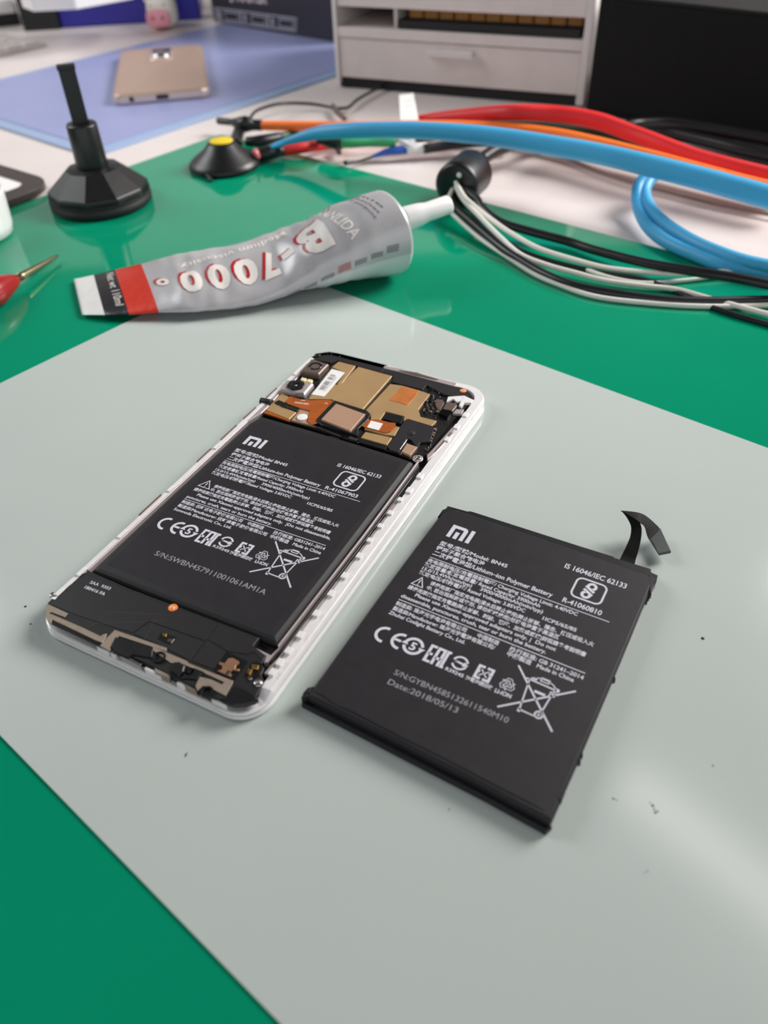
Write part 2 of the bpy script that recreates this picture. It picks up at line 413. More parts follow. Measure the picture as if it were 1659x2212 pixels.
def rows(mb, R, z):
    for t, a, b, h, *bo in R: text(mb, t, a, b, h, z, bold=(bo[0] if bo else .022))

# ================================================================ LOOSE BATTERY
BZ = 4.8
bat = thing('phone_battery', 'loose black phone battery lying on the frosted sheet beside the opened phone', 'battery', (27.43, 133.9, 0.0), -0.5365538)
def shell(mb, outline, prof, mi=0):
    """prof: list of (offset inwards, z)"""
    rs = [[(x, y, z) for x, y in (offset(outline, -o) if o else outline)] for o, z in prof]
    mb.rings(rs, mi=mi, smooth=False)
body = [(-33.0, -39.6), (-10, -40.2), (12, -41.0), (31.9, -42.1), (32.3, -20), (32.5, 0), (32.6, 30), (32.6, 39.8), (0, 40.2), (-32.9, 40.2), (-33.2, 20), (-33.3, 0)]
b = MB(); shell(b, body, [(.6, 0.1), (0, 1.2), (0, 4.2), (.2, 4.6), (.6, BZ)])
cell = b.build('cell', M['wrap'], bat, bevel=.25, seg=2)
# seam of the wrap that stands up along the near end and the folded lip under it
b = MB()
b.tube([(-33.2, -38.6, 4.3), (-32.4, -38.0, 4.6), (-29, -37.9, 4.75), (-25.5, -38.6, 4.7), (-20, -38.5, 4.78), (-8, -39.0, 4.75), (6, -39.4, 4.75), (18, -40.0, 4.75), (29, -40.4, 4.7), (31.5, -40.9, 4.3)], [.2, .26, .24, .22, .26, .26, .22, .26, .24, .2], seg=8)
b.prism([(-33.9, -38.4), (-34.3, -40.8), (-20, -41.2), (0, -41.9), (16, -42.4), (31.6, -43.3), (32.3, -41.6), (0, -40.2)], .1, 2.0, inset=.3)
b.prism([(-33.5, -36.5), (-34.4, -37.2), (-34.6, -39), (-34.2, -40.6), (-33, -39.6)], 1.0, 4.4, inset=.3)
b.build('folded_end', M['wrapd'], bat)
b = MB()
b.prism([(-32.9, 39.6), (-33.4, 42.0), (-26.6, 42.5), (-26.0, 43.0), (-24.2, 43.1), (-10, 43.3), (10, 43.6), (19.5, 43.9), (20.2, 43.5), (30.6, 43.9), (31.0, 42.6), (33.0, 42.3), (33.3, 39.8), (32.9, 36.6), (31.8, 38.8), (20, 39.6)], .6, 3.6, inset=.35)
b.build('terminal_strip', M['wrapd'], bat)
b = MB()
for x, y, s_ in ((32.6, 2.0, .5), (32.3, -24.3, .6), (32.4, -22.5, .35), (33.0, 34.5, .45), (32.9, 33.3, .35), (32.8, 31.8, .3), (31.8, -35.5, .45), (-33.2, -33.8, .45), (-33.4, -36.2, .4)):
    MB().lathe([(.02, 1.0), (s_, 1.4), (s_*.8, 3.2), (.02, 4.0)], (x, y, 0), seg=6).build('glue_scrap', M['wrapd'], bat)
# dark tape corner pieces
TB = mat('tape_black', (12, 12, 14), .55)
for q, z0 in (([(-33.1, 34.5), (-33.2, 38.0), (-32.0, 39.8), (-29.8, 40.0), (-31.2, 38.8), (-32.4, 36.8)], 3.8), ([(32.8, 33.5), (32.9, 39), (30.8, 40), (31.9, 37.5)], 3.6), ([(31.0, -36.5), (32.3, -36.4), (32.3, -34.2), (31.6, -34.5)], 3.6)):
    MB().prism(q, z0, BZ+.05).build('corner_tape', TB, bat)
# connector flex that rises from the terminal strip, folds over and comes down on the sheet
def ribbon(mb, pts, w, th=.22, mi=0):
    rs = []
    def cr(a, b, c, d, t): return 0.5*((2*b)+(c-a)*t+(2*a-5*b+4*c-d)*t*t+(3*b-a-3*c+d)*t**3)
    A = [(Vector(p), Vector(q)) for p, q in pts]; B = []
    for i in range(len(A)-1):
        a, b_, c, d = A[max(i-1, 0)], A[i], A[i+1], A[min(i+2, len(A)-1)]
        B += [(cr(a[0], b_[0], c[0], d[0], k/5), cr(a[1], b_[1], c[1], d[1], k/5)) for k in range(5)]
    pts = B+[A[-1]]
    for (p, wd) in pts:
        p = Vector(p); wd = Vector(wd)
        n = Vector((0, 0, th))
        rs.append([tuple(p-wd/2), tuple(p+wd/2), tuple(p+wd/2+n), tuple(p-wd/2+n)])
    mb.rings(rs, mi=mi, smooth=False)
fx = MB()
def bl(px, py, z):
    p = at(px, py, z)-Vector((27.43, 133.9, 0)); c, s_ = math.cos(.5365538), math.sin(.5365538)
    return Vector((c*p.x-s_*p.y, s_*p.x+c*p.y, z))
rib = []
for (l, r, z) in [((1336, 1214), (1370, 1224), 2.0), ((1343, 1200), (1373, 1210), 2.4), ((1352, 1182), (1379, 1190), 3.6), ((1361, 1160), (1384, 1168), 5.0), ((1363, 1138), (1386, 1146), 6.5), ((1355, 1120), (1383, 1132), 7.5), ((1346, 1108), (1378, 1124), 8.0), ((1341, 1104), (1374, 1117), 8.3)]:
    L_ = bl(*l, z); R_ = bl(*r, z); rib.append(((L_+R_)/2, R_-L_))
ribbon(fx, rib, 1)
fx.build('flex_cable', M['caseblk'], bat)
fx = MB(); rib = []
for (l, r, z) in [((1343, 1104), (1372, 1122), 8.6), ((1377, 1108), (1383, 1130), 8.2), ((1396, 1116), (1392, 1138), 6.5), ((1418, 1135), (1398, 1158), 4.6), ((1425, 1143), (1402, 1165), 4.0)]:
    L_ = bl(*l, z); R_ = bl(*r, z); rib.append(((L_+R_)/2, R_-L_))
ribbon(fx, rib, 1)
fx.build('flex_cable', M['caseblk'], bat)
fx = MB(); q = [bl(1400, 1160, 3), bl(1426, 1143, 3), bl(1449, 1193, 3), bl(1424, 1198, 3)]
fx.prism([tuple(p)[:2] for p in q], 2.6, 3.5, inset=.15)
fx.build('connector', mat('connector_grey', (72, 74, 76), .4, metal=.3), bat)
# printed label
Z = BZ+.04
pr = MB()
mi_logo(pr, -27.2, 27.9, 7.4, 5.7, Z)
rows(pr, [
 ('型号/型號/Model: BN45', (-27.4, 23.7), (-5.9, 23.9), 1.5), ('锂离子聚合物电池', (-27.5, 21.5), (-12.1, 21.7), 1.45), ('二次锂電池組/Lithium–ion Polymer Battery', (-27.4, 19.1), (9.5, 19.2), 1.65),
 ('充电限制电压/充電限制電壓/ Charging Voltage Limit: 4.40VDC', (-27.5, 15.8), (17.9, 15.9), 1.3), ('额定容量/額定電容量/ Rated Capacity: 3900mAh', (-27.6, 13.9), (7.9, 14.1), 1.3),
 ('15.0/15.4Wh(min/typ)', (-27.4, 12.15), (-11.7, 12.3), 1.3), ('3900/4000mAh(min/typ)', (-9.2, 12.4), (9.3, 12.4), 1.3), ('额定电压/標稱電壓/ Rated Voltage: 3.85VDC', (-27.5, 10.3), (4.9, 10.5), 1.3),
 ('1ICP5/65/85', (10.0, 10.4), (19.4, 10.5), 1.3),
 ('请使用原厂指定充电器|浸水后禁止使用|禁止拆解、撞击、挤压或投入火', (-22.7, 8.0), (25.0, 7.9), 1.25), ('中, 若出现膨胀或变形, 请勿继续使用|勿将电池置于高温区', (-22.8, 6.0), (16.2, 6.0), 1.25),
 ('請使用原廠指定充電器|禁止拆解、刺破、擠壓、加熱或燃燒|詳情請參考說明書', (-27.6, 3.8), (24.2, 3.8), 1.25), ('Please use Xiaomi–approved adapters only. |  Do not', (-24.4, 2.0), (16.8, 1.9), 1.3),
 ('disassemble, punctures, crush, tear or burn the battery.', (-27.8, 0.0), (14.9, -0.1), 1.3),
 ('制造商: 珠海光宇电池有限公司', (-27.8, -3.1), (-6.4, -3.1), 1.25), ('中国制造', (-3.2, -3.1), (3.0, -3.1), 1.25), ('执行标准: GB 31241–2014', (6.0, -3.3), (26.0, -3.4), 1.3),
 ('製造商/Manufacturer: 珠海光宇電池有限公司/', (-27.7, -5.1), (2.6, -5.0), 1.25), ('中國製造   Made in China', (6.1, -5.1), (24.1, -5.2), 1.3), ('Zhuhai Coslight Battery Co., Ltd.', (-27.9, -6.9), (-5.0, -6.9), 1.25),
 ('R39245', (-6.0, -16.7), (-0.9, -16.8), 1.1, .025), ('廢電池請回收', (-0.3, -16.8), (7.0, -16.8), 1.05), ('LI-ION', (7.8, -17.05), (12.1, -17.0), 1.25, .03),
 ('IS 16046/IEC 62133', (8.7, 31.6), (26.6, 31.6), 2.0, .02), ('R-41060810', (12.5, 18.95), (23.5, 18.95), 1.9, .02)], Z)
pr.stroke([(-27.4, 17.75), (26.2, 17.8)], .24, Z); pr.stroke([(-27.8, -1.0), (25.9, -1.25)], .26, Z)
warn(pr, (-25.7, 9.3), (-27.4, 5.9), (-23.9, 5.9), Z)
is_mark(pr, 13.3, 22.4, 22.0, 30.3, Z)
marks(pr, lambda x, y: (x, y), Z)
pr.build('printed_label', M['ink'], bat)
pr = MB()
rows(pr, [('S/N:GYBN4585132611540M10', (-17.0, -24.0), (14.1, -23.9), 1.75, .0), ('Date:2018/05/13', (-17.0, -27.3), (2.2, -27.0), 1.75, .0)], Z)
pr.build('printed_serial', M['inkd'], bat)

# ================================================================ OPENED PHONE
PO = (-28.823, 197.349); PR = -0.50578578
ph = thing('opened_smartphone', 'white smartphone with its back off showing battery and circuit board', 'phone', (PO[0], PO[1], 0), PR)
def pl(px, py, z):
    p = at(px, py, z)-Vector((*PO, 0)); c, s_ = math.cos(-PR), math.sin(-PR)
    return (c*p.x-s_*p.y, s_*p.x+c*p.y)
def keepin(p, m=.9, r=8.6):
    x = max(-37.7+m, min(37.7-m, p[0])); y = max(-79.3+m, min(79.3-m, p[1]))
    cx = 37.7-m-r; cy = 79.3-m-r
    if abs(x) > cx and abs(y) > cy:
        dx, dy = abs(x)-cx, abs(y)-cy; d = math.hypot(dx, dy)
        if d > r: x = math.copysign(cx+dx*r/d, x); y = math.copysign(cy+dy*r/d, y)
    return (x, y)
def zz(o, s_): return lambda L, z=5.5: [keepin(pl(o[0]+a/s_, o[1]+b/s_, z)) for a, b in L]
Z1 = zz((540, 740), 6.38); Z2 = zz((760, 760), 5.925); ZG = zz((640, 780), 7.54); ZB = zz((60, 1200), 5.53); ZR = zz((330, 1290), 5.53)
OUT = rrect(-37.7, 37.7, -79.3, 79.3, 9.5, 10)
# front bezel lip (closest to the table), screen glass below
b = MB(); shell(b, OUT, [(1.2, 0.03), (.15, .25), (0, .9), (.15, 1.6), (.9, 1.75)]); b.build('front_bezel', M['white'], ph)
# side frame: closed wall with a wide ledge, open in the middle
def wall(mb, out, prof_out, inn, prof_in, mi=0):
    rs = [[(x, y, z) for x, y in (offset(out, -o) if o else out)] for o, z in prof_out]
    rs += [[(x, y, z) for x, y in inn] for z in prof_in]
    def low(p):                        # the wall is cut down along the bottom edge
        k = min(1, max(0, (-p[1]-69)/4)) if p[0] > 0 else min(1, max(0, (-p[1]-71)/3)); return (p[0], p[1], 1.76+(p[2]-1.76)*(1-.68*k) if p[2] > 1.76 else p[2])
    rs = [[low(p) for p in r] for r in rs]
    n = len(out); mb.rings(rs+[rs[0]], cap0=False, cap1=False, mi=mi, smooth=False)
INN = rrect(-35.4, 33.9, -76.4, 75.9, 6.5, 10)
b = MB(); wall(b, OUT, [(.5, 1.76), (.2, 2.4), (.15, 4.2), (.4, 5.0), (.8, 5.5)], INN, [5.5, 2.2, 1.76])
b.build('side_frame', mat('frame_white_metal', (240, 237, 237), .2, metal=.08, noise=.03, nscale=300), ph, bevel=.15)
# back-cover clips along the frame
clips = [(33.6, 35.4, y-1.1, y+1.1, 5.35, 5.95) for y in (-18.8, -27.7, -35.3, -43.4, -51.7, -57.6, -61.8, -65.2)]
clips += [(33.3, 35.0, y-.9, y+.9, 5.35, 5.9) for y in (8.8, 1.9, -4.7, -11.7)] + [(33.9, 35.8, y-1.3, y+1.3, 5.35, 6.0) for y in (14, 22, 44, 52, 60)]
clips += [(-36.6, -35.3, y0, y1, 5.3, 6.0) for y0, y1 in ((-70, -67), (-61.5, -58), (-44, -40), (-20, -17), (5.2, 7.8), (57, 68))]
clips += [(x0, x1, -78.4, -77.6, 2.6, 4.6) for x0, x1 in ((-13.5, -9.5), (-8.7, -7), (3.0, 8.5), (13.5, 16), (24.5, 29))]
for q in clips: MB().box(*q).build('cover_clip', M['white'], ph, bevel=.2)
for y0, y1 in ((39.3, 46.5), (24.4, 32.2), (10.4, 20.0), (-3.2, 4.8), (-33, -22)): MB().box(-37.2, -36.7, y0, y1, 4.6, 5.9).build('frame_rib', M['brd'], ph, bevel=.15)
# silver inner ledges
b = MB()
b.prism([(33.9, -66), (33.9, 10), (32.6, 10), (32.6, 2), (33.0, 1), (33.0, -20), (32.8, -60), (32.2, -66)], 2.0, 4.9, inset=.1)
b.prism([(30.6, -57), (31.2, -57.5), (31.5, -10), (31.0, 29), (30.4, 29), (30.9, -10)], 2.0, 5.3, inset=.1)
b.prism([(25.5, -60.3), (30.8, -60.6), (31.4, -57.2), (31.2, -62.8), (30.5, -63.4), (29.9, -61.3), (25.5, -61.1)], 2.0, 5.2, inset=.1)
b.prism([(-35.6, -58), (-34.9, -58), (-35.0, 24), (-33.4, 30.4), (-33.4, 34), (-34.2, 44), (-35.6, 44)], 2.0, 5.35, inset=.1)
b.prism([(-36.0, 44.0), (-33.4, 44.5), (-34.0, 56), (-34.4, 70.5), (-35.8, 70)], 2.0, 5.3, inset=.1)
b.build('inner_wall', M['silver'], ph)
b = MB(); b.prism(offset(INN, -.1), 1.8, 2.6); b.build('middle_plate', M['blkm'], ph)
b = MB(); b.tube([(31.6, -62.5, 4.3), (31.8, -59, 4.4), (32.3, -55, 4.4), (32.2, -30, 4.4), (32.2, 0, 4.4), (31.9, 27, 4.4)], .38, seg=8, res=3); b.build('antenna_cable', M['cblk'], ph)
# battery
PBZ = 5.35
bo = [(-34.6, -57.6), (-4, -57.2), (29.8, -56.6), (30.0, -30), (29.7, 29.0), (20.5, 29.6), (-3, 30.0), (-33.0, 29.8), (-34.6, 24), (-34.8, -20)]
b = MB(); shell(b, bo, [(.2, 2.65), (0, 3.4), (0, 4.0), (.7, 4.7), (1.6, 5.15), (3.4, PBZ)])
pb = b.build('battery', M['wrap'], ph, bevel=.3, seg=2)
pb['label'] = 'black battery seated in the phone'
Z = PBZ+.04
pr = MB()
mi_logo(pr, 0, 0, 7.6, 5.0, Z, f=lambda a, c: (-29.1+a*1.0+c*-.02, 12.1+c+a*.03))
rows(pr, [
 ('型号/型號/Model BN45', (-29.2, 7.5), (-8.1, 7.9), 1.45), ('锂离子聚合物电池', (-29.0, 5.1), (-13.8, 5.4), 1.4), ('二次锂電池組/Lithium-ion Polymer Battery', (-28.9, 2.8), (7.5, 3.5), 1.55),
 ('充电限制电压/充電限制電壓/Charging Voltage Limit: 4.40VDC', (-29.1, 0.0), (14.6, .8), 1.25), ('额定容量額定電容量/Rated Capacity: 3900mAh', (-29.0, -2.1), (4.1, -1.5), 1.25),
 ('15.0/15.4Wh(min/typ)', (-28.9, -4.05), (-13.1, -3.75), 1.25), ('3900/4000mAh(min/typ)', (-10.5, -3.7), (7.6, -3.4), 1.25), ('额定电压/標稱電壓/Rated Voltage: 3.85VDC', (-29.1, -5.95), (2.0, -5.4), 1.25),
 ('1ICP5/65/85', (8.1, -5.6), (17.2, -5.4), 1.25),
 ('请使用原厂指定充电器|浸水后禁止使用|禁止拆解、撞击、挤压或投入火', (-24.1, -11.4), (22.5, -10.6), 1.2), ('中, 若出现膨胀或变形, 请勿继续使用|勿将电池置于高温区', (-24.1, -13.3), (14.7, -12.6), 1.2),
 ('請使用原廠指定充電器|禁止拆解、刺破、擠壓、加熱或燃燒詳情請參考說明書', (-29.2, -15.4), (21.7, -14.4), 1.2), ('Please use Xiaomi–approved adapters only.  |Do not disassemble,', (-26.5, -17.3), (23.0, -16.5), 1.25),
 ('punctures, crush, tears or burn the battery.', (-29.0, -19.4), (3.3, -18.8), 1.25),
 ('制造商: 欣旺达电子股份有限公司', (-29.0, -22.1), (-5.8, -21.6), 1.2), ('中国制造', (-3.8, -21.6), (2.1, -21.5), 1.2), ('执行标准: GB31241–2014', (5.7, -21.6), (23.7, -21.1), 1.25),
 ('製造商/Manufacturer: 欣旺達電子股份有限公司', (-29.0, -24.1), (4.5, -23.4), 1.2), ('中國製造   Made in China', (5.8, -23.5), (23.6, -23.1), 1.25), ('Sunwoda Electronic Co., Ltd.', (-29.0, -26.0), (-7.1, -25.5), 1.2),
 ('R39245', (-7.6, -34.3), (-1.7, -34.3), 1.05, .02), ('廢電池請回收', (-1.3, -34.4), (6.6, -34.2), 1.05), ('LI-ION', (7.7, -34.3), (11.9, -34.1), 1.2, .03),
 ('IS 16046/IEC 62133', (7.2, 15.2), (23.3, 15.6), 1.75, .02), ('R-41067903', (9.4, 3.4), (21.1, 3.8), 1.6, .02)], Z)
pr.stroke([(-29.3, 1.85), (22.9, 2.7)], .22, Z); pr.stroke([(-29.1, -20.2), (23.2, -19.2)], .22, Z)
warn(pr, (-27.0, -9.3), (-29.1, -12.9), (-24.7, -12.9), Z)
is_mark(pr, 10.2, 19.6, 6.0, 14.4, Z)
marks(pr, lambda x, y: (x-1.6, y-17.7+.025*x), Z)
pr.build('printed_label', M['ink'], pb)
pr = MB(); rows(pr, [('S/N:SWBN457911001061AM1A', (-21.4, -44.7), (17.5, -43.7), 2.0, .0)], Z); pr.build('printed_serial', M['inkd'], pb)

# ---- lower loudspeaker module
b = MB()
mod = ZB([(740, 190)], 5) + [(-20, -58.4), (-4, -57.9), (12, -57.4), (24.8, -57.0), (25.0, -60.0), (29.9, -61.2), (30.2, -64.0), (31.6, -64.8), (32.0, -66.8), (34.0, -68.5), (34.6, -72.8), (31.2, -76.9), (24.5, -78.2), (12, -77.4), (2, -77.2), (-10, -77.5), (-12.5, -76.5), (-31, -76.9), (-34.4, -75.8), (-36.5, -72.6), (-36.6, -66), (-35.6, -59.8)]
b.prism(mod, 2.7, 5.3, inset=.25)
spk = b.build('speaker_module', mat('speaker_black', (27, 25, 27), .5, noise=.1, nscale=500, bump=.1), ph)
# raised plates separated by fine seams
b = MB()
b.prism([(-34.2, -60.2), (12.0, -58.4), (12.3, -64.4), (-5.8, -65.6), (-7.0, -70.7), (-11.6, -71.4), (-27.0, -72.8), (-34.9, -72.9), (-35.8, -66.5)], 5.3, 5.45)
b.prism([(12.7, -58.4), (24.4, -57.9), (24.8, -60.2), (29.6, -61.6), (29.9, -63.2), (26.4, -61.6), (25.0, -63.2), (20.0, -64.6), (12.9, -63.6)], 5.3, 5.45)
b.prism([(-5.2, -66.0), (12.2, -64.9), (12.9, -71.4), (3, -71.0), (-6.4, -70.9)], 5.3, 5.5)
b.prism([(13.2, -64.3), (19.7, -65.3), (20.0, -71.0), (13.6, -71.3)], 5.3, 5.5)
b.build('cover_plate', mat('speaker_plate', (36, 34, 36), .45, noise=.08, nscale=400), spk, bevel=.06)
b = MB()
b.prism(ZB([(160, 580), (200, 575), (480, 690), (440, 735), (280, 675), (240, 700), (170, 690)]), 5.32, 5.5, inset=.05)
b.prism(ZB([(200, 690), (280, 700), (640, 855), (870, 965), (905, 940), (945, 935), (930, 985), (890, 1045), (800, 1010), (290, 765), (265, 830), (205, 780)]), 5.35, 5.62, inset=.08)
b.prism(ZB([(1040, 890), (1659, 1105), (1659, 1150), (1090, 965), (1020, 1030), (975, 1150), (860, 1080), (930, 1000)]), 5.35, 5.62, inset=.08)
b.prism(ZR([(0, 590), (410, 765), (430, 790), (640, 875), (960, 1000), (955, 1030), (870, 1180), (730, 1110), (600, 1060), (530, 1120), (510, 1060), (560, 950), (700, 985), (830, 1045), (850, 1015), (640, 920), (300, 780), (220, 790), (0, 640)]), 5.35, 5.62, inset=.08)
b.prism(ZR([(0, 780), (150, 800), (210, 900), (190, 960), (0, 920)]), 2.8, 5.1, inset=.2)
b.prism(ZR([(300, 970), (500, 1020), (515, 1120), (380, 1120)]), 2.8, 4.9, inset=.2)
b.build('antenna_trace', M['taupe'], spk)
b = MB()
p = ZB([(1110, 1180), (1370, 1320), (1350, 1345), (1105, 1215)], 4.4)
b.prism(p, 2.8, 5.36, inset=.1); b.build('usb_socket', M['alu'], spk)
b = MB()
b.prism(ZB([(1050, 975), (1500, 1130), (1490, 1230), (1260, 1190), (1180, 1240), (1100, 1190), (1080, 1260), (1010, 1190), (985, 1100)]), 5.31, 5.9, inset=.3)
for (x, y), r in ((ZR([(80, 725)], 5.4)[0], 1.25), (ZR([(440, 900)], 5.4)[0], .7), (ZR([(650, 1140)], 5.4)[0], 1.2)):
    b.rings([[(x+rr*math.cos(2*PI*i/20), y+rr*math.sin(2*PI*i/20), z_) for i in range(20)] for rr, z_ in ((r+.5, 5.3), (r+.45, 5.95), (r, 5.95), (r*.9, 5.35))], cap0=False, cap1=True, smooth=False)
b.prism(ZR([(240, 800), (320, 780), (390, 830), (370, 900), (300, 960), (210, 900)]), 5.3, 6.1, inset=.35)
b.prism(ZR([(400, 860), (500, 850), (620, 900), (530, 990), (400, 970), (340, 980)]), 5.3, 5.95, inset=.3)
b.build('black_housing', M['blk'], spk)
b = MB(); q = ZR([(960, 1030), (1100, 1090), (1230, 1165), (1262, 1215), (1230, 1265), (1100, 1290), (960, 1290), (840, 1250), (760, 1200), (850, 1190)], 5.5)
b.prism(q, 4.2, 5.75, inset=.5); b.build('corner_cap', M['blk'], spk, bevel=.15)
b = MB(); b.prism(ZB([(250, 850), (300, 810), (860, 1040), (860, 1160), (240, 900)], 4.6), 5.3, 5.36); b.build('sound_outlet', mat('outlet_dark', (12, 12, 12), .3), spk)
def screw(x, y, z, r, parent, name='screw'):
    b = MB(); b.lathe([(r, z-.5), (r, z), (r*.82, z+.28), (r*.4, z+.34), (r*.3, z+.1), (.02, z+.05)], (x, y, 0), seg=20)
    for k in range(2):
        a = k*PI/2+.4; b.stroke([(x-r*.5*math.cos(a), y-r*.5*math.sin(a)), (x+r*.5*math.cos(a), y+r*.5*math.sin(a))], .22, z+.36, mi=1)
    return b.build(name, [M['alu'], M['brd']], parent)
screw(*pl(557, 1474, 5.6), 5.4, 1.15, ph); screw(*pl(114, 1284, 5.6), 5.4, 1.05, ph)
# orange mi dot with white logo
x, y = ZR([(240, 125)])[0]
b = MB(); b.lathe([(1.35, 5.3), (1.35, 5.56), (1.2, 5.6), (.01, 5.6)], (x, y, 0), seg=24)
mi_logo(b, 0, 0, 1.4, 1.1, 5.63, f=lambda a, c: (x+.7-a, y+.5-c), mi=1)
b.build('orange_seal', [M['midot'], M['paper']], spk)
# spring contacts in their windows
def window(name, pts, parts):
    b = MB(); b.prism(pts, 5.3, 5.53, mi=0)
    for p, m_, z1 in parts: b.prism(p, 5.54, z1, mi=m_, inset=.1)
    return b.build(name, [mat('window_dark', (9, 9, 9), .4), M['gold'], M['alu'], mat('contact_copper', (176, 132, 104), .35, metal=.5, noise=.1, nscale=500)], spk)
window('spring_contact', ZR([(100, 420), (290, 480), (200, 570), (50, 500)]), [(ZR([(120, 440), (170, 450), (165, 485), (125, 475)]), 1, 6.0), (ZR([(190, 500), (265, 505), (225, 555), (165, 530)]), 2, 5.8)])
window('spring_contact', ZR([(1195, 770), (1310, 790), (1260, 930), (1180, 990), (1100, 930)]), [(ZR([(1190, 815), (1270, 830), (1260, 880), (1190, 865)]), 1, 6.2), (ZR([(1150, 860), (1195, 880), (1160, 940), (1125, 915)]), 1, 6.1), (ZR([(1140, 945), (1190, 970), (1175, 995), (1140, 985)]), 2, 5.8)])
window('vibration_motor', ZR([(880, 650), (1130, 765), (960, 1000), (730, 870)]), [(ZR([(905, 740), (960, 735), (1030, 775), (1035, 800), (1000, 825), (985, 860), (1040, 870), (1030, 890), (960, 880), (920, 905), (950, 940), (930, 960), (770, 890), (830, 870), (830, 830), (790, 810), (800, 780), (860, 800)]), 3, 5.95), (ZR([(895, 885), (945, 895), (900, 945), (865, 930)]), 2, 6.05)])
# printed code on the module
b = MB(); Q = ZB([(735, 330), (975, 412), (670, 388), (910, 478)])
text(b, 'SAA  9303', Q[0], Q[1], 1.1, 5.48, bold=.01); text(b, '180416 FA', Q[2], Q[3], 1.1, 5.48, bold=.02); b.build('printed_code', M['ink'], spk)
# hairline scratches
b = MB(); P_ = ZB([(960, 670), (1600, 705), (840, 780), (930, 690), (720, 860), (820, 800), (1520, 760), (1390, 1010), (820, 810), (1640, 780)])
b.stroke(P_[0:2], .05, 5.5); b.stroke(P_[2:4], .05, 5.5); b.stroke(P_[4:6], .05, 5.5); b.stroke(P_[6:8], .05, 5.52); b.stroke(P_[8:10], .04, 5.5)
b.build('scratches', mat('scratch', (96, 92, 90), .5), spk)

# ---- main board
b = MB(); b.prism([(-33.2, 31.0), (-11.8, 31.0), (1.5, 30.3), (22.5, 30.3), (29.8, 29.5), (31.2, 33), (31.6, 57), (33.0, 68), (31, 72), (24, 74.6), (-34, 74.8), (-35, 70), (-34.6, 46), (-33.4, 40)], 2.7, 4.7)
brd = b.build('circuit_board', M['board'], ph)
def plate(name, pts, m, z0=4.75, z1=5.5, inset=.12, bevel=0, parent=None):
    b = MB(); b.prism(pts, z0, z1, inset=inset); return b.build(name, m, parent or brd, bevel=bevel)
plate('shield_can', ZG([(1010, 90), (1560, 240), (1070, 800), (640, 665), (590, 625), (440, 620), (200, 620), (245, 540), (455, 570), (620, 380), (700, 385), (750, 350)]), M['tan'])
plate('shield_can', ZG([(690, 5), (965, 75), (740, 365), (700, 385), (660, 375), (800, 185), (580, 95)]), M['tan'])
plate('shield_can', Z2([(490, 410), (640, 430), (860, 490), (1000, 540), (900, 670), (850, 740), (880, 830), (1085, 880), (1015, 955), (700, 860), (660, 880), (670, 830), (430, 770), (360, 870), (240, 870), (240, 800), (165, 760)]), M['tan'])
plate('copper_tape', Z2([(630, 445), (860, 495), (800, 590), (710, 685), (590, 650), (470, 615), (560, 540)]), M['copper'], 5.5, 5.62, .03)
plate('shield_can', Z1([(440, 690), (560, 760), (500, 830), (360, 815), (350, 850), (440, 880), (640, 960), (540, 1055), (215, 925)]), M['tan'])
plate('solder_rim', Z1([(215, 930), (545, 1052), (540, 1075), (180, 955)]), M['orange_flex'], 4.7, 5.3, .05)
b = MB(); b.prism(Z1([(340, 830), (400, 800), (520, 850), (700, 920), (650, 960), (430, 890)], 5.4), 4.72, 5.75, inset=.1)
for i in range(7):
    x, y = Z1([(500+i*24, 885+i*9)])[0]; b.lathe([(.14, 5.75), (.02, 5.9)], (x, y, 0), seg=6, mi=1)
b.build('board_connector', [M['blk'], M['gold']], brd)
plate('shield_can', Z1([(690, 920), (860, 900), (830, 960), (780, 1080), (870, 1140), (900, 1150), (570, 1070)]), M['chip'])
b = MB(); q = Z1([(560, 735), (700, 780), (850, 790), (1080, 785), (1190, 815), (960, 1060), (920, 1110), (860, 1130), (790, 1080), (810, 1000), (830, 940), (720, 910), (520, 840), (490, 800)], 5.9)
b.prism(q, 5.62, 5.85, inset=.04)
Q = Z1([(610, 830), (805, 855), (1020, 835), (1065, 850)], 5.9)
text(b, 'OZZC6B5', Q[0], Q[1], .8, 5.87, mi=1, bold=.02); text(b, '2', Q[2], Q[3], .7, 5.87, mi=1)
b.stroke(Z1([(700, 790), (760, 800)], 5.9), .25, 5.87, mi=1)
b.build('camera_flex', [M['orange_flex'], M['paper']], brd)
x, y = Z1([(720, 1025)], 5.9)[0]; b = MB(); b.lathe([(1.95, 5.5), (1.95, 5.92), (1.8, 5.96), (.01, 5.96)], (x, y, 0), seg=24); b.build('round_sticker', M['paper'], brd)
b = MB(); b.prism(ZG([(620, 655), (1150, 820), (1210, 880), (1180, 960), (1010, 1120), (1000, 1230), (850, 1180), (420, 1060), (320, 1000), (330, 960)]), 4.72, 6.1, inset=.2)
for i in range(16):
    t = i/15; p0, p1, p2 = ZG([(380, 985), (860, 1145), (1150, 880)])
    a_ = Vector(p0).lerp(Vector(p1), t); c_ = Vector(p1).lerp(Vector(p2), t)
    for w in (a_, c_): b.lathe([(.13, 6.05), (.02, 6.3)], (w.x+random.uniform(-.2, .2), w.y+random.uniform(-.2, .2), 0), seg=5, mi=1)
b.build('chip_base', [M['board'], M['alu']], brd)
plate('processor_shield', ZG([(650, 690), (1120, 860), (880, 1135), (405, 945)], 6.9), M['chip'], 6.1, 6.9, .1)
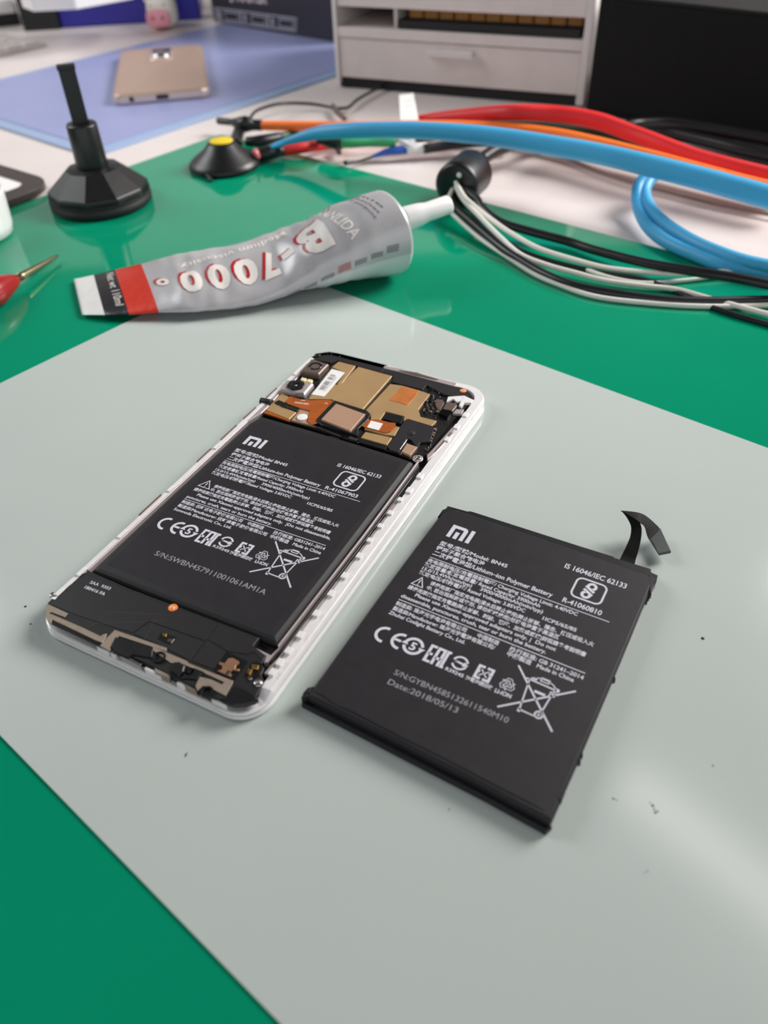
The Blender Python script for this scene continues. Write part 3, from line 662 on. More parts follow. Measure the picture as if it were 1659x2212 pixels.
# barcode sticker
b = MB(); b.prism(ZG([(575, 122), (795, 183), (455, 572), (245, 538), (345, 420)], 5.7), 5.5, 5.62)
q = [Vector(p) for p in ZG([(575, 122), (795, 183), (455, 572), (245, 538)], 5.7)]
for i in range(26):
    if i in (8, 9, 17): continue
    t = .2+.62*i/26; w = random.choice((.12, .2, .3))
    b.stroke([q[0].lerp(q[3], t).lerp(q[1].lerp(q[2], t), .22), q[0].lerp(q[3], t).lerp(q[1].lerp(q[2], t), .6)], w, 5.64, mi=1)
a0 = q[1].lerp(q[2], .25).lerp(q[0].lerp(q[3], .25), .25); a1 = q[1].lerp(q[2], .82).lerp(q[0].lerp(q[3], .82), .25)
text(b, 'D1M8 2A5B 0064', a1, a0, .6, 5.64, mi=1)
b.build('barcode_sticker', [M['paper'], M['smallprint']], brd)
# battery-connector flex with its small white sticker
b = MB(); b.prism(Z2([(205, 855), (240, 870), (360, 870), (470, 900), (560, 910), (560, 960), (500, 1020), (440, 1035), (400, 1030), (170, 965), (130, 950)], 5.8), 5.6, 5.8, inset=.03)
x, y = Z2([(440, 940)], 5.8)[0]; b.lathe([(.22, 5.8), (.02, 5.84)], (x, y, 0), seg=8, mi=1); b.build('battery_flex', [M['orange_flex'], M['gold']], brd)
plate('white_sticker', Z2([(245, 880), (398, 917), (345, 1003), (195, 965)], 5.9), M['paper'], 5.82, 5.9, .02)
plate('shield_can', Z2([(500, 1020), (560, 950), (610, 965), (545, 1075), (420, 1060), (160, 985), (170, 965)]), M['tan'], 4.75, 5.55)
plate('shield_can', Z2([(175, 1025), (515, 1100), (450, 1195), (115, 1100)]), M['tan'], 4.75, 5.6)
plate('edge_strip', Z2([(100, 1100), (445, 1200), (430, 1250), (85, 1150)]), M['blk'], 4.6, 5.4)
plate('camera_socket', Z2([(440, 785), (655, 830), (640, 920), (560, 910), (395, 860)]), M['blk'], 5.0, 5.75)
b = MB(); b.stroke(Z2([(430, 770), (670, 835), (620, 925)]), .3, 5.78); b.build('socket_rim', M['alu'], brd)
plate('black_film', Z2([(690, 870), (720, 855), (1020, 945), (1060, 960), (1000, 1150), (880, 1160), (840, 1215), (770, 1130), (700, 1110), (600, 1290), (500, 1260), (450, 1200), (555, 1075), (610, 965)]), M['wrap'], 4.75, 5.55)
b = MB(); b.lathe([(1.6, 5.5), (1.2, 5.75), (.01, 5.85)], (*Z2([(760, 1040)])[0], 0), seg=16); b.build('film_blister', M['wrap'], brd)
plate('small_shield', Z2([(705, 1175), (838, 1220), (745, 1330), (635, 1280)]), M['chip'], 4.8, 5.7)
b = MB(); b.prism(Z2([(680, 1120), (710, 1130), (660, 1200), (620, 1260), (600, 1250), (640, 1180)]), 5.1, 5.8, inset=.1); b.build('contact_spring', M['alu'], brd)
b = MB(); b.stroke(Z1([(890, 1150), (1250, 1290)]), .5, 5.5); b.stroke(Z1([(1100, 1270), (1230, 1310)]), .4, 4.9)
b.box(*(lambda p: (p[0]-1.8, p[0]+1.8, p[1]-.6, p[1]+.6))(ZG([(930, 1265)])[0]), 4.7, 5.6); b.build('metal_clip', M['alu'], brd)
# tiny surface-mounted parts on the bare right side of the board
b = MB()
for i in range(70):
    u = random.random(); v = random.random()
    q = [Vector(p) for p in Z2([(930, 450), (1180, 500), (1130, 830), (900, 800)], 5)]
    p = q[0].lerp(q[1], u).lerp(q[3].lerp(q[2], u), v); s_ = random.uniform(.15, .45)
    b.box(p.x-s_, p.x+s_, p.y-s_*.6, p.y+s_*.6, 4.7, 4.7+random.uniform(.3, .8), mi=random.choice((0, 0, 1, 2)))
for i in range(26):
    p = Vector(Z2([(1080, 960)], 5)[0]).lerp(Vector(Z2([(940, 1330)], 5)[0]), i/26); s_ = random.uniform(.2, .45)
    b.box(p.x-s_+random.uniform(-1, .8), p.x+s_, p.y-s_*.6, p.y+s_*.6, 4.7, 4.7+random.uniform(.3, .7), mi=random.choice((0, 1, 2)))
cmp_ = b.build('surface_components', [M['blk'], M['alu'], mat('ceramic', (150, 130, 110), .5)], brd); cmp_['kind'] = 'stuff'
plate('solder_pad', Z2([(1055, 620), (1090, 597), (1160, 605), (1185, 640), (1110, 770)]), M['brd'], 4.75, 5.3)
plate('earpiece_contact', Z2([(1210, 655), (1330, 665), (1345, 700), (1290, 770), (1160, 750)]), M['brd'], 4.75, 6.0, .3)
plate('proximity_sensor', Z2([(1150, 735), (1275, 765), (1225, 850), (1110, 800)]), M['lens'], 4.75, 6.0, .3)
plate('contact_pad', Z2([(1340, 735), (1435, 740), (1405, 800), (1290, 790)]), M['silver'], 4.75, 5.6)
b = MB(); b.prism(Z2([(1230, 575), (1440, 560), (1545, 610), (1350, 640), (1300, 600), (1210, 645)]), 4.75, 5.6, inset=.15)
b.prism(Z2([(1430, 560), (1560, 620), (1530, 660), (1440, 660), (1400, 710), (1370, 690)]), 4.75, 5.8, inset=.2); b.build('corner_support', M['white'], brd)
x, y = Z2([(845, 1355)])[0]; screw(x, y, 5.3, 1.2, ph)
b = MB(); b.lathe([(1.8, 4.7), (1.8, 5.2), (1.3, 5.25)], (x, y, 0), seg=20); b.build('screw_ring', M['silver'], ph)
b = MB(); b.prism(Z2([(1290, 960), (1315, 1000), (1300, 1060), (1070, 1300), (970, 1390), (960, 1320), (1010, 1270)]), 4.75, 5.7, inset=.25)
b.build('button_bracket', M['silver'], ph)
b = MB(); b.stroke(Z2([(1270, 1030), (1060, 1280)], 5.8), .45, 5.73); b.build('bracket_slot', M['brd'], ph)
# top edge: black tape, silver antenna line, orange dot
b = MB(); b.prism(Z2([(0, 75), (405, 185), (1345, 450), (1400, 430), (1550, 590), (1500, 570), (1380, 580), (1190, 545), (960, 420), (905, 480), (520, 385), (530, 300), (0, 160)]), 4.8, 5.45, inset=.1)
b.prism([(-37.0, 71.2), (-35.8, 75.4), (-32.5, 78.1), (-28, 78.7), (-6, 78.7), (-6, 73.4), (-26, 73.8), (-27.5, 71.0), (-34, 70.4)], 4.8, 5.5, inset=.2)
b.build('top_tape', M['wrap'], ph)
b = MB(); b.prism(Z2([(400, 205), (425, 180), (650, 225), (1345, 405), (1320, 448), (650, 272)]), 5.2, 5.7, inset=.1); b.build('top_antenna', M['silver'], ph)
b = MB(); b.prism(Z2([(600, 232), (830, 260), (1105, 350), (1060, 350), (800, 290)], 6), 5.7, 5.95, inset=.1); b.build('microphone_cover', M['brd'], ph)
x, y = Z2([(1425, 495)], 5.6)[0]; b = MB(); b.lathe([(1.25, 5.4), (1.25, 5.6), (1.1, 5.7), (.01, 5.72)], (x, y, 0), seg=20); b.build('orange_seal', mat('seal_orange', (244, 160, 110), .4), ph)
x, y = Z1([(930, 165)], 6)[0]; b = MB(); b.lathe([(1.3, 5.4), (1.2, 5.9), (.6, 6.0), (.01, 5.7)], (x, y, 0), seg=16)
b.build('top_screw', M['blk'], ph)
b = MB()
for i, (a_, c_) in enumerate(((1070, 148), (1125, 158), (1240, 188))): b.lathe([(.2, 5.5), (.02, 5.7)], (*Z1([(a_, c_)], 5.6)[0], 0), seg=8)
b.build('contact_dots', M['alu'], ph)
# cameras
b = MB(); b.prism(Z1([(850, 240), (1090, 315), (950, 460), (690, 420)], 6.5), 4.75, 7.3, inset=.5); cm = b.build('rear_camera', M['brd'], ph, bevel=.2)
x, y = Z1([(900, 325)], 7.3)[0]; b = MB(); b.lathe([(2.75, 7.2), (2.6, 7.5), (2.0, 7.55), (1.7, 7.25), (.9, 7.2), (.01, 7.3)], (x, y, 0), seg=32); b.build('lens', M['lens'], cm)
b = MB(); b.prism(Z1([(500, 515), (620, 525), (880, 570), (750, 725), (400, 655)], 6.5), 4.75, 6.9, inset=.6); cm = b.build('rear_camera', M['silver'], ph, bevel=.2)
x, y = Z1([(632, 590)], 7.1)[0]
b = MB(); n = 48
rs = []
for r_, z_ in ((3.15, 6.85), (3.1, 7.5), (1.7, 7.6), (1.5, 7.2), (.6, 7.1), (.01, 7.1)):
    rs.append([(x+(r_*(1+(.07 if (r_ > 3 and (i//4) % 2) else 0)))*math.cos(2*PI*i/n), y+(r_*(1+(.07 if (r_ > 3 and (i//4) % 2) else 0)))*math.sin(2*PI*i/n), z_) for i in range(n)])
b.rings(rs, smooth=False); b.build('lens_ring', M['blk'], cm)
b = MB(); b.lathe([(.55, 7.12), (.35, 7.3), (.01, 7.35)], (x, y, 0), seg=16); b.build('lens', M['alu'], cm)
b = MB(); b.stroke(Z1([(625, 715), (740, 695)], 6.9), .5, 6.95); b.stroke(Z1([(650, 735), (740, 715)], 6.9), .3, 6.95); b.build('metal_tab', M['alu'], cm)
b = MB()
for a_, c_ in ((735, 500), (820, 520)):
    q = Z1([(a_-45, c_+12), (a_-22, c_-28), (a_+45, c_-14), (a_+22, c_+30)], 6.6); b.prism(q, 5.2, 6.5, inset=.2)
b.build('flash_led', M['led'], ph)
x, y = Z1([(230, 805)], 5.8)[0]
b = MB(); b.lathe([(1.3, -2.6), (1.35, 0), (1.3, 2.2)], (x+.1, y, 5.3), seg=18, ax=(1, .1, 0)); b.build('rubber_grommet', M['blkm'], ph)

# ================================================================ GLUE TUBE
sec = [  # pixel centre, height of centre, half width, half thickness
 (168, 640, 1.0, 20.0, .55), (181, 639, 1.4, 20.5, .75), (200, 637, 2.0, 21.5, 1.0), (222, 635, 2.4, 22.8, 1.6), (268, 629, 3.4, 24.0, 2.4), (326, 620, 5.2, 24.0, 3.2), (390, 612, 7.6, 23.4, 4.4), (455, 603, 8.4, 23.0, 5.2), (525, 592, 9.0, 22.6, 6.0),
 (590, 574, 10.2, 22.6, 7.6), (645, 556, 12.6, 22.2, 11.2), (700, 540, 15.4, 21.4, 14.6), (760, 522, 18.0, 20.2, 17.4), (815, 509, 19.2, 19.6, 18.9), (836, 504, 19.6, 19.4, 19.2)]
cen = [at(x, y, z) for x, y, z, a, b_ in sec]
tb = thing('glue_tube', 'half-used silver glue tube with red and black bands and white cap', 'tube', (cen[7].x, cen[7].y, 0))
OT = Vector((cen[7].x, cen[7].y, 0))
cum = [0]
for i in range(1, len(cen)): cum.append(cum[-1]+(cen[i]-cen[i-1]).length)
TL = [0, 0, 0, 0, 1, 3, 8, 11, 11, 8, 4, 0, 0, 0, 0]   # roll of the flattened part towards the viewer
WA = [110, 110, 110, 110, 110, 110, 109, 108, 108, 110, 114, 118, 122, 125, 126]   # heading of the cross axis
def tsurf(s_, th, off=0.0):
    """point on the tube skin; th = angle, 0 far side, pi/2 top, pi near side"""
    s_ = max(0, min(cum[-1]-1e-3, s_)); k = max(i for i in range(len(cum)) if cum[i] <= s_)
    k = min(k, len(cum)-2); t = (s_-cum[k])/(cum[k+1]-cum[k])
    c_ = cen[k].lerp(cen[k+1], t); a = sec[k][3]*(1-t)+sec[k+1][3]*t; b_ = sec[k][4]*(1-t)+sec[k+1][4]*t
    ta = (cen[k+1]-cen[k]).normalized(); 
    if k+2 < len(cen): ta = ta.lerp((cen[k+2]-cen[k+1]).normalized(), t*.5)
    if k > 0: ta = ta.lerp((cen[k]-cen[k-1]).normalized(), (1-t)*.5)
    wa = WA[k]*(1-t)+WA[k+1]*t; w = Vector((math.cos(math.radians(wa)), math.sin(math.radians(wa)), 0)); u = Vector((0, 0, 1))
    wr = 0
    if cum[5] < s_ < cum[-2]:
        e = min(1, (s_-cum[5])/20, (cum[-2]-s_)/20)
        wr = e*(.5*math.sin(s_*.13+3*th+.8*math.sin(s_*.05))+.22*math.sin(s_*.37-4*th+1)+.45*math.sin(th*2+s_*.07)+.25*math.sin(s_*.61+th*2+2*math.sin(s_*.11)))
    z_ = (b_+off+wr)*math.sin(th); tl = math.radians(TL[k]*(1-t)+TL[k+1]*t)
    # a crease runs along the near shoulder of the tube
    h_ = (a+off+wr*.4)*math.cos(th)
    p = c_+w*(h_*math.cos(tl)-z_*math.sin(tl))+u*(h_*math.sin(tl)+z_*math.cos(tl))
    return p-OT
NS, NT = 110, 72
rs = [[tuple(tsurf(cum[-1]*i/NS, 2*PI*j/NT)) for j in range(NT)] for i in range(NS+1)]
s_white = cum[3]; s_black = (cum[4]+2.0); s_red = cum[5]-1.0
def tmf(l, i):
    s_ = cum[-1]*(l+.5)/NS; th = 2*PI*(i+.5)/NT
    if s_ < cum[2]+3: return 2
    if s_ < cum[4]-.5: return 3
    if s_ < cum[5]-1: return 4
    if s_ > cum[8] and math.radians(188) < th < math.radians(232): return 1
    return 0
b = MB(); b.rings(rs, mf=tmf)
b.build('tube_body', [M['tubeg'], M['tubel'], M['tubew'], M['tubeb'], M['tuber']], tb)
# lettering bent round the tube: u runs along the tube, v across it from the top line towards the near side
def tmap(s_, v, off=.12):
    k = max(i for i in range(len(cum)) if cum[i] <= max(0, min(cum[-1]-.01, s_))); k = min(k, len(cum)-2); t = (s_-cum[k])/(cum[k+1]-cum[k])
    a = sec[k][3]*(1-t)+sec[k+1][3]*t; b_ = sec[k][4]*(1-t)+sec[k+1][4]*t
    lo, hi = -20.0, 200.0
    # arc length from the top (th=90) towards near side (th grows)
    th = PI/2; d = 0; st = .03*(1 if v > 0 else -1)
    while abs(d) < abs(v) and abs(th-PI/2) < 2.6:
        d += math.hypot(a*math.sin(th), b_*math.cos(th))*.03; th += st
    th -= st*(abs(d)-abs(v))/max(1e-6, math.hypot(a*math.sin(th), b_*math.cos(th))*.03) if v else 0
    return tsurf(s_, th, off)
def wraptext(mb, txt, p0, p1, h, mi, bold=0.0, off=.12):
    """baseline from p0 to p1 in (s, v) space"""
    vs, fs = glyphs(txt, bold)
    x0 = min(v[0] for v in vs); x1 = max(v[0] for v in vs)
    a = Vector(p0); d = Vector(p1)-a; L = d.length; d.normalize(); n = Vector((d.y, -d.x))   # v axis points down on the skin
    bm = bmesh.new(); V_ = [bm.verts.new((*(a+d*((x-x0)*L/(x1-x0))+n*(y*h/.73)), 0)) for x, y in vs]
    for f_ in fs:
        try: bm.faces.new([V_[i] for i in f_])
        except ValueError: pass
    for _ in range(3):
        es = [e for e in bm.edges if e.calc_length() > 1.6]
        if not es: break
        bmesh.ops.subdivide_edges(bm, edges=es, cuts=1, use_grid_fill=False)
        bmesh.ops.triangulate(bm, faces=[f_ for f_ in bm.faces if len(f_.verts) > 3])
    bm.verts.ensure_lookup_table(); bm.verts.index_update()
    mb.add([tuple(tmap(v.co.x, v.co.y, off)) for v in bm.verts], [tuple(v.index for v in f_.verts) for f_ in bm.faces], mi)
    bm.free()
def s_at(px):
    xs = [q[0] for q in sec]; k = max(i for i in range(len(xs)-1) if xs[i] <= px); return cum[k]+(cum[k+1]-cum[k])*(px-xs[k])/(xs[k+1]-xs[k])
b = MB()
for mi_, ds, dv, of in ((1, 1.3, -1.1, .14), (0, 0, 0, .3)):
    bd = .045
    def big(ch, x0, x1, v0, h): wraptext(b, ch, (s_at(x0)-ds, v0+dv), (s_at(x1)-ds, v0+dv), h, mi_, bd, of)
    big('B', 694, 638, 0, 17.5); big('-', 626, 602, 2.5, 16); big('7', 590, 556, 1, 15)
    big('0', 550, 503, 0, 14.5); big('0', 492, 447, 0, 14.5); big('0', 434, 388, 0, 14.5); big('o', 366, 338, 1, 8)
wraptext(b, 'Medium viscosity', (s_at(632), -10.5), (s_at(400), -10.0), 4.6, 0, .02)
wraptext(b, 'ZHANLIDA', (s_at(696), -13), (s_at(724), 19), 5.2, 0, .02)
for sx, v0, v1, t_ in ((s_at(765), -10, 14, 'Multi purpose'), (s_at(776), -7, 12, 'adhesives'), (s_at(788), -8, 10, 'glue')):
    wraptext(b, t_, (sx, v0), (sx+3, v1), 1.6, 2)
wraptext(b, 'Net wt 110ml', (cum[4]-6.0, -19), (cum[4]-6.0, 17), 4.2, 0, .0)
for k in range(7): wraptext(b, 'llIlIIlIllIIlIlIlIlIl', (s_at(590+k*32), 30.5-k*.1), (s_at(614+k*32), 30.5), 2.6 if k % 3 else 3.6, 2 if k != 3 else 1)
b.build('printed_text', [M['ltr'], M['ltr_r'], M['smallprint']], tb)
# black cross-hatch scribble
b = MB()
for k in range(5):
    for sg in (1, -1):
        s0 = s_at(725+k*9); pts = [(s0+t*9*sg, -24+t*15+k*1.4) for t in (0, .25, .5, .75, 1)]
        L_ = [tmap(x, y-.25, .16) for x, y in pts]; R_ = [tmap(x, y+.25, .16) for x, y in pts]
        b.add([tuple(p) for p in L_+R_], [(i, i+1, i+6, i+5) for i in range(4)], 0)
b.build('hatched_print', mat('hatch_ink', (70, 62, 72), .6), tb)
# shoulder, nozzle, cap
e0 = cen[-1]-OT; ax = Vector((math.cos(math.radians(36)), math.sin(math.radians(36)), .05)).normalized()
b = MB(); b.lathe([(18.8, -.4), (18.4, .6), (16.5, 2.2), (8, 5.5), (4.4, 6.8), (4.2, 8.0)], e0+ax*0, seg=48, ax=ax); b.build('shoulder', M['tubeg'], tb)
p0 = at(858, 487, 22)-OT; p1 = at(876, 477, 23)-OT; b = MB()
d_ = (p1-p0); n_ = d_.length
b.lathe([(4.1, -2)]+[(4.1-.25*(i % 2), n_*i/9) for i in range(10)], p0, seg=24, ax=d_); b.build('nozzle', M['greyt'], tb)
p0 = at(872, 475, 23)-OT; p1 = at(972, 441, 26)-OT; d_ = p1-p0; n_ = d_.length
b = MB(); b.lathe([(4.0, .4), (5.6, 0), (5.8, 1.0), (5.2, n_*.35), (4.4, n_*.5), (4.4, n_-1), (3.8, n_), (.01, n_)], p0, seg=32, ax=d_)
b.build('cap', M['white'], tb)

# ================================================================ SUCTION-CUP HOLDER
c0 = at(221, 437, 0)
su = thing('suction_cup_tool', 'black suction cup with upright flat handle standing on the green mat', 'tool', (c0.x, c0.y, -.5), .3)
R_ = 29.0
b = MB(); b.lathe([(R_-1.5, .05), (R_, 1.0), (R_, 4.5), (R_-.8, 5.2), (R_-.6, 6.2), (R_-.2, 7)], seg=48); b.build('rubber_rim', M['blkm'], su)
b = MB(); n = 10
rs = [[(r_*math.cos(2*PI*i/n), r_*math.sin(2*PI*i/n), z_) for i in range(n)] for r_, z_ in ((R_-.6, 6.5), (R_-.4, 10), (15.5, 20.5), (10.5, 21.2))]
b.rings(rs, smooth=False); b.build('cup_body', M['blk'], su, bevel=.8, seg=3)
b = MB(); b.lathe([(8.6, 20.8), (8.8, 22), (8.3, 43), (7.8, 44), (4.6, 44), (4.6, 42)], seg=32); b.build('collar', M['blk'], su)
b = MB(); b.box(-4.3, 4.3, -2.4, 2.4, 41, 72.5); b.box(-4.7, 4.7, -2.7, 2.7, 70.5, 72.9); b.build('handle', M['blk'], su, bevel=.4)

# ================================================================ GOLD PHONE
gc = at(241, 208, 7); g1 = at(449, 190, 7); ga = math.radians(10.0)
gp = thing('gold_smartphone', 'champagne gold smartphone lying face down on the lilac blue mat', 'phone', (gc.x, gc.y, -.35), ga)
out = rrect(-.5, 75, 0, 160, 9, 8)
b = MB(); shell(b, out, [(2, .05), (.4, .8), (0, 2.5), (0, 5.0), (.8, 6.6)]); b.build('side_frame', M['champl'], gp)
b = MB(); shell(b, offset(out, -.8), [(0, 6.6), (.9, 7.3), (3, 7.5)]); b.build('back_cover', M['champ'], gp)
b = MB(); b.prism(rrect(27, 48, 104, 146, 7, 6), 7.5, 8.4, inset=.4); cmb = b.build('camera_bump', M['champl'], gp)
MB().prism(rrect(28.5, 46.5, 134, 144.5, 3, 6), 8.41, 8.7, inset=.1).build('flash_window', M['lens'], cmb)
b = MB(); b.lathe([(8.2, 8.4), (8.0, 9.2), (6.6, 10.4), (4.0, 11.3), (.01, 11.6)], (37.5, 120, 0), seg=32); b.build('lens', M['alu'], cmb)
b = MB(); b.lathe([(2.0, 0), (2.0, .5), (.01, .5)], (14.5, .1, 4.0), seg=20, ax=(0, -1, 0)); b.build('headphone_jack', M['lens'], gp)
b = MB(); b.prism(rrect(33, 43, 2.2, 5.6, 1.6, 5), 0, .5)
b.v = [(x, .15-z, y) for x, y, z in b.v]; b.build('charging_port', M['lens'], gp)

# ================================================================ DRAWER UNIT
D0 = at(728, 190, ZD); D1 = at(1255, 235, ZD); dv = (D1-D0); WD = dv.length; da = math.atan2(dv.y, dv.x)
def onfront(px, py):
    d = fw + rt*((px-829.5)/CF) - up*((py-1106)/CF); o = Vector((0, 0, CH)); u = dv.normalized(); n = Vector((-u.y, u.x, 0))
    t = (D0-o).dot(n)/d.dot(n); p = o+d*t; return (p-D0).dot(u), p.z-ZD
dw = thing('drawer_unit', 'silver grey desktop drawer unit with open shelf at the back of the desk', 'drawer unit', (D0.x, D0.y, ZD), da)
H1 = (onfront(722, 47)[1]+onfront(1259, 99)[1])/2      # top of lower drawer compartment
H2 = onfront(1266, 40)[1]                              # underside of upper front
HS = (onfront(723.5, 69)[1]+onfront(1257, 128)[1])/2
HB = (onfront(729, 166)[1])
HT = H2+50
b = MB(); b.box(0, 3.2, 0, 150, HB-4, HT); b.build('side_panel', M['drawl'], dw, bevel=.4)
b = MB(); b.box(WD-4.5, WD+1, 0, 150, 2, HT); b.build('side_panel', M['drawl'], dw, bevel=.4)
b = MB(); b.box(1.5, WD-3, 4, 146, .1, HB-.2); b.build('base', M['blkm'], dw)
b = MB(); b.box(3.3, WD-4.6, .4, 150, HS+.6, H1); b.build('shelf', M['drawer'], dw, bevel=.4)
b = MB(); b.box(3.3, WD-4.6, 0, 150, HT-4, HT); b.build('top_panel', M['drawl'], dw, bevel=.4)
b = MB(); b.box(3.3, WD-4.6, 146, 150, HB, HT-4); b.build('back_panel', M['brown'], dw)
b = MB(); b.box(3.6, WD-5, 1.5, 140, HB, HS); dr = b.build('drawer', M['drawer'], dw, bevel=.5)
h0 = onfront(921, 105); h1 = onfront(1022, 127); b = MB()
b.box(h0[0], h1[0], -3.2, 1.4, h1[1], h1[1]+1.2); b.box(h1[0]-1.4, h1[0], -3.2, 1.4, h1[1]+1.2, h0[1]); b.box(h0[0], h1[0]-1.4, -1.0, 1.4, h1[1]+1.2, h0[1])
b.build('handle', M['drawl'], dr, bevel=.3)
b = MB(); b.box(3.6, WD-5, 1.5, 140, H2, HT-4.2); dr2 = b.build('drawer', M['drawer'], dw, bevel=.5)
hv = onfront(845, 25)[0]; b = MB(); b.box(hv-1.2, hv+1.2, 8, 60, H1+.1, H2-.3); b.build('divider', M['drawl'], dw)
def dloc(x, y, z): 
    u = dv.normalized(); n = Vector((-u.y, u.x, 0)); p = D0+u*x+n*y; return (p.x, p.y, ZD+z)
x, y, z = dloc(hv+4, 4, H1+.1)
b = MB(); L3 = WD-8-hv-4
TH = (H2-H1)*.42
for a in ((0, L3, 0, 1.5, 0, TH), (0, L3, 10, 11.5, 0, TH), (0, 1.5, 1.5, 10, 0, TH), (L3-1.5, L3, 1.5, 10, 0, TH), (1.5, L3-1.5, 1.5, 10, 0, 1.5)): b.box(*a)
o = b.build('tray', M['blkm'], loc=(x, y, z), rz=da); tag(o, 'long black tray on the open shelf of the silver drawer unit', 'tray')
first = None; xs = [50, 64, 76, 88, 100, 112, 124, 136, 148, 160, 170]
for i in range(11):
    x0 = hv+8+i*((WD-16-hv)/11)
    b = MB(); w_ = (WD-16-hv)/11-1.6
    x, y, z = dloc(x0, 17, H1+.1)
    if first is None:
        b.box(0, w_, 0, 30, 0, H2-H1-2.0); o = b.build('small_box', M['card'], loc=(x, y, z), rz=da, bevel=.4)
        tag(o, 'small orange-brown cardboard box in the row behind the black tray', 'box', 'row of small cardboard boxes on the open shelf'); first = o
    else:
        o = first.copy(); C.objects.link(o); o.location = (x*S, y*S, z*S)

# ================================================================ BACKGROUND BOXES
# big black case on the right
c1 = Vector((205.0, 605.0)); bd_ = Vector((.7177, -.6963)); c_a = Vector((167, 652)) + Vector((8, -4)); aa = math.atan2(bd_.y, bd_.x); c_a = at(1264, 243, ZD)
hc = 40.0
while hc < 120:
    q_ = at(1410, 0, hc); 
    if (q_.x-c_a.x)*bd_.y-(q_.y-c_a.y)*bd_.x > 0: break
    hc += .5
hc = min(hc, 90)
print('case height', hc)
bb = thing('black_case', 'large matt black case to the right of the silver drawer unit', 'case', (c_a.x, c_a.y, ZD), aa)
MB().box(0, 330, 0, 130, .05, hc-ZD).build('body', M['caseblk'], bb, bevel=1.5)
MB().box(9, 324, -1.2, 0, 5, hc-ZD-3).build('front_panel', M['caseblk'], bb, bevel=.5)
# dark printed carton left of the drawers
k0 = at(462, 48, -.3); k1 = at(712, 89, -.3); kd = k1-k0; KW = kd.length; ka = math.atan2(kd.y, kd.x)
kb = thing('dark_carton', 'dark carton with three white-outlined panels standing on the lilac mat', 'box', (k0.x, k0.y, -.3), ka)
MB().box(0, KW+18, 0, 70, .05, 95).build('carton_body', M['darkbox'], kb, bevel=.8)
def onk(px, py):
    d = fw + rt*((px-829.5)/CF) - up*((py-1106)/CF); o = Vector((0, 0, CH)); u = kd.normalized(); n = Vector((-u.y, u.x, 0))
    t = (k0-o).dot(n)/d.dot(n); p = o+d*t; return (p-k0).dot(u), p.z-k0.z
b = MB()
def kz(px, py): return onk(px, py)
def front(mb): mb.v = [(x, -.12, y) for x, y, z in mb.v]; return mb
p = [kz(463, 16), kz(641, 39), kz(640, 68), kz(466, 45)]
q = [Vector(t) for t in p]
def Q_(u, v): return q[0].lerp(q[1], u).lerp(q[3].lerp(q[2], u), v)
for k in range(3):
    u0 = k/3+.004; u1 = (k+1)/3-.006
    b.stroke([Q_(u0, .03), Q_(u1, .03), Q_(u1, .97), Q_(u0, .97)], 1.3, 0, closed=True)
    b.stroke([Q_(u0+.05, .2), Q_(u0+.05, .85)], 8 if k == 0 else 5, 0, mi=1)
    b.stroke([Q_(u0+.13, .22), Q_(u1-.03, .22), Q_(u1-.03, .8), Q_(u0+.13, .8)], 1.1, 0, closed=True)
front(b).build('panel_print', [mat('print_grey', (160, 158, 168), .5), mat('print_grey2', (138, 136, 148), .5)], kb)
b = MB(); a_ = kz(512, 2); c_ = kz(577, 8)
text(b, 'MASTER', a_, c_, 11, 0, bold=.03); front(b).build('brand_text', mat('print_white', (210, 190, 200), .5), kb)
b = MB(); a_ = kz(497, 0); c_ = kz(503, 1); b.stroke([a_, c_], 3, 0); front(b).build('brand_dot', mat('print_white2', (200, 196, 200), .5), kb)
tag(MB().box(-40, 120, 0, 90, 0, 55).build('tan_carton', M['tanb'], loc=(k0.x+20, k0.y+95, ZD+.05), rz=ka, bevel=1), 'tan carton standing behind the dark carton', 'box')

# toy pig
pc = at(350, 66, ZD)
pg = thing('toy_pig', 'small cream toy pig with pink snout beside the lilac mat', 'toy', (pc.x, pc.y+8, ZD), .05)
def blob(name, m, parent, c, r, p=2.6, seg=24):
    rs = []
    for i in range(1, 14):
        t = -PI/2+PI*i/14; cz = math.copysign(abs(math.sin(t))**(2/p), math.sin(t)); cr = abs(math.cos(t))**(2/p)
        rs.append([(c[0]+r[0]*cr*math.copysign(abs(math.cos(a))**(2/p), math.cos(a)), c[1]+r[1]*cr*math.copysign(abs(math.sin(a))**(2/p), math.sin(a)), c[2]+r[2]*cz) for a in [2*PI*k/seg for k in range(seg)]])
    return MB().rings(rs).build(name, m, parent)
blob('body', M['cream'], pg, (1, 8, 14.5), (15.5, 15, 14.4), 3.2)
blob('snout', M['pink'], pg, (-2, -6.5, 10.5), (12.5, 5.5, 8.6), 3.4)
for x in (-7, 3.2):
    o = blob('nostril', M['pinkd'], pg, (x, -11.6, 12), (2.0, 1.2, 2.2), 2)
for x in (-11, 10): blob('ear', M['cream'], pg, (x, 2, 27), (4, 3, 4.5), 2)
for x in (-8, 6): blob('eye', M['blk'], pg, (x, -6.2, 22.5), (.9, .7, .9), 2)
blob('mouth', M['pinkd'], pg, (-1, -9.6, 3.4), (8, 2.0, .9), 2.4)

# blue glossy box
bx0 = at(128, 66, ZD); bx1 = at(392, 40, ZD)
tag(MB().box(0, 150, 0, 80, 0, 70).build('blue_box', M['navy'], loc=(bx0.x, bx0.y+10, ZD+.05), rz=math.radians(6), bevel=2), 'glossy deep blue box behind the toy pig', 'box')
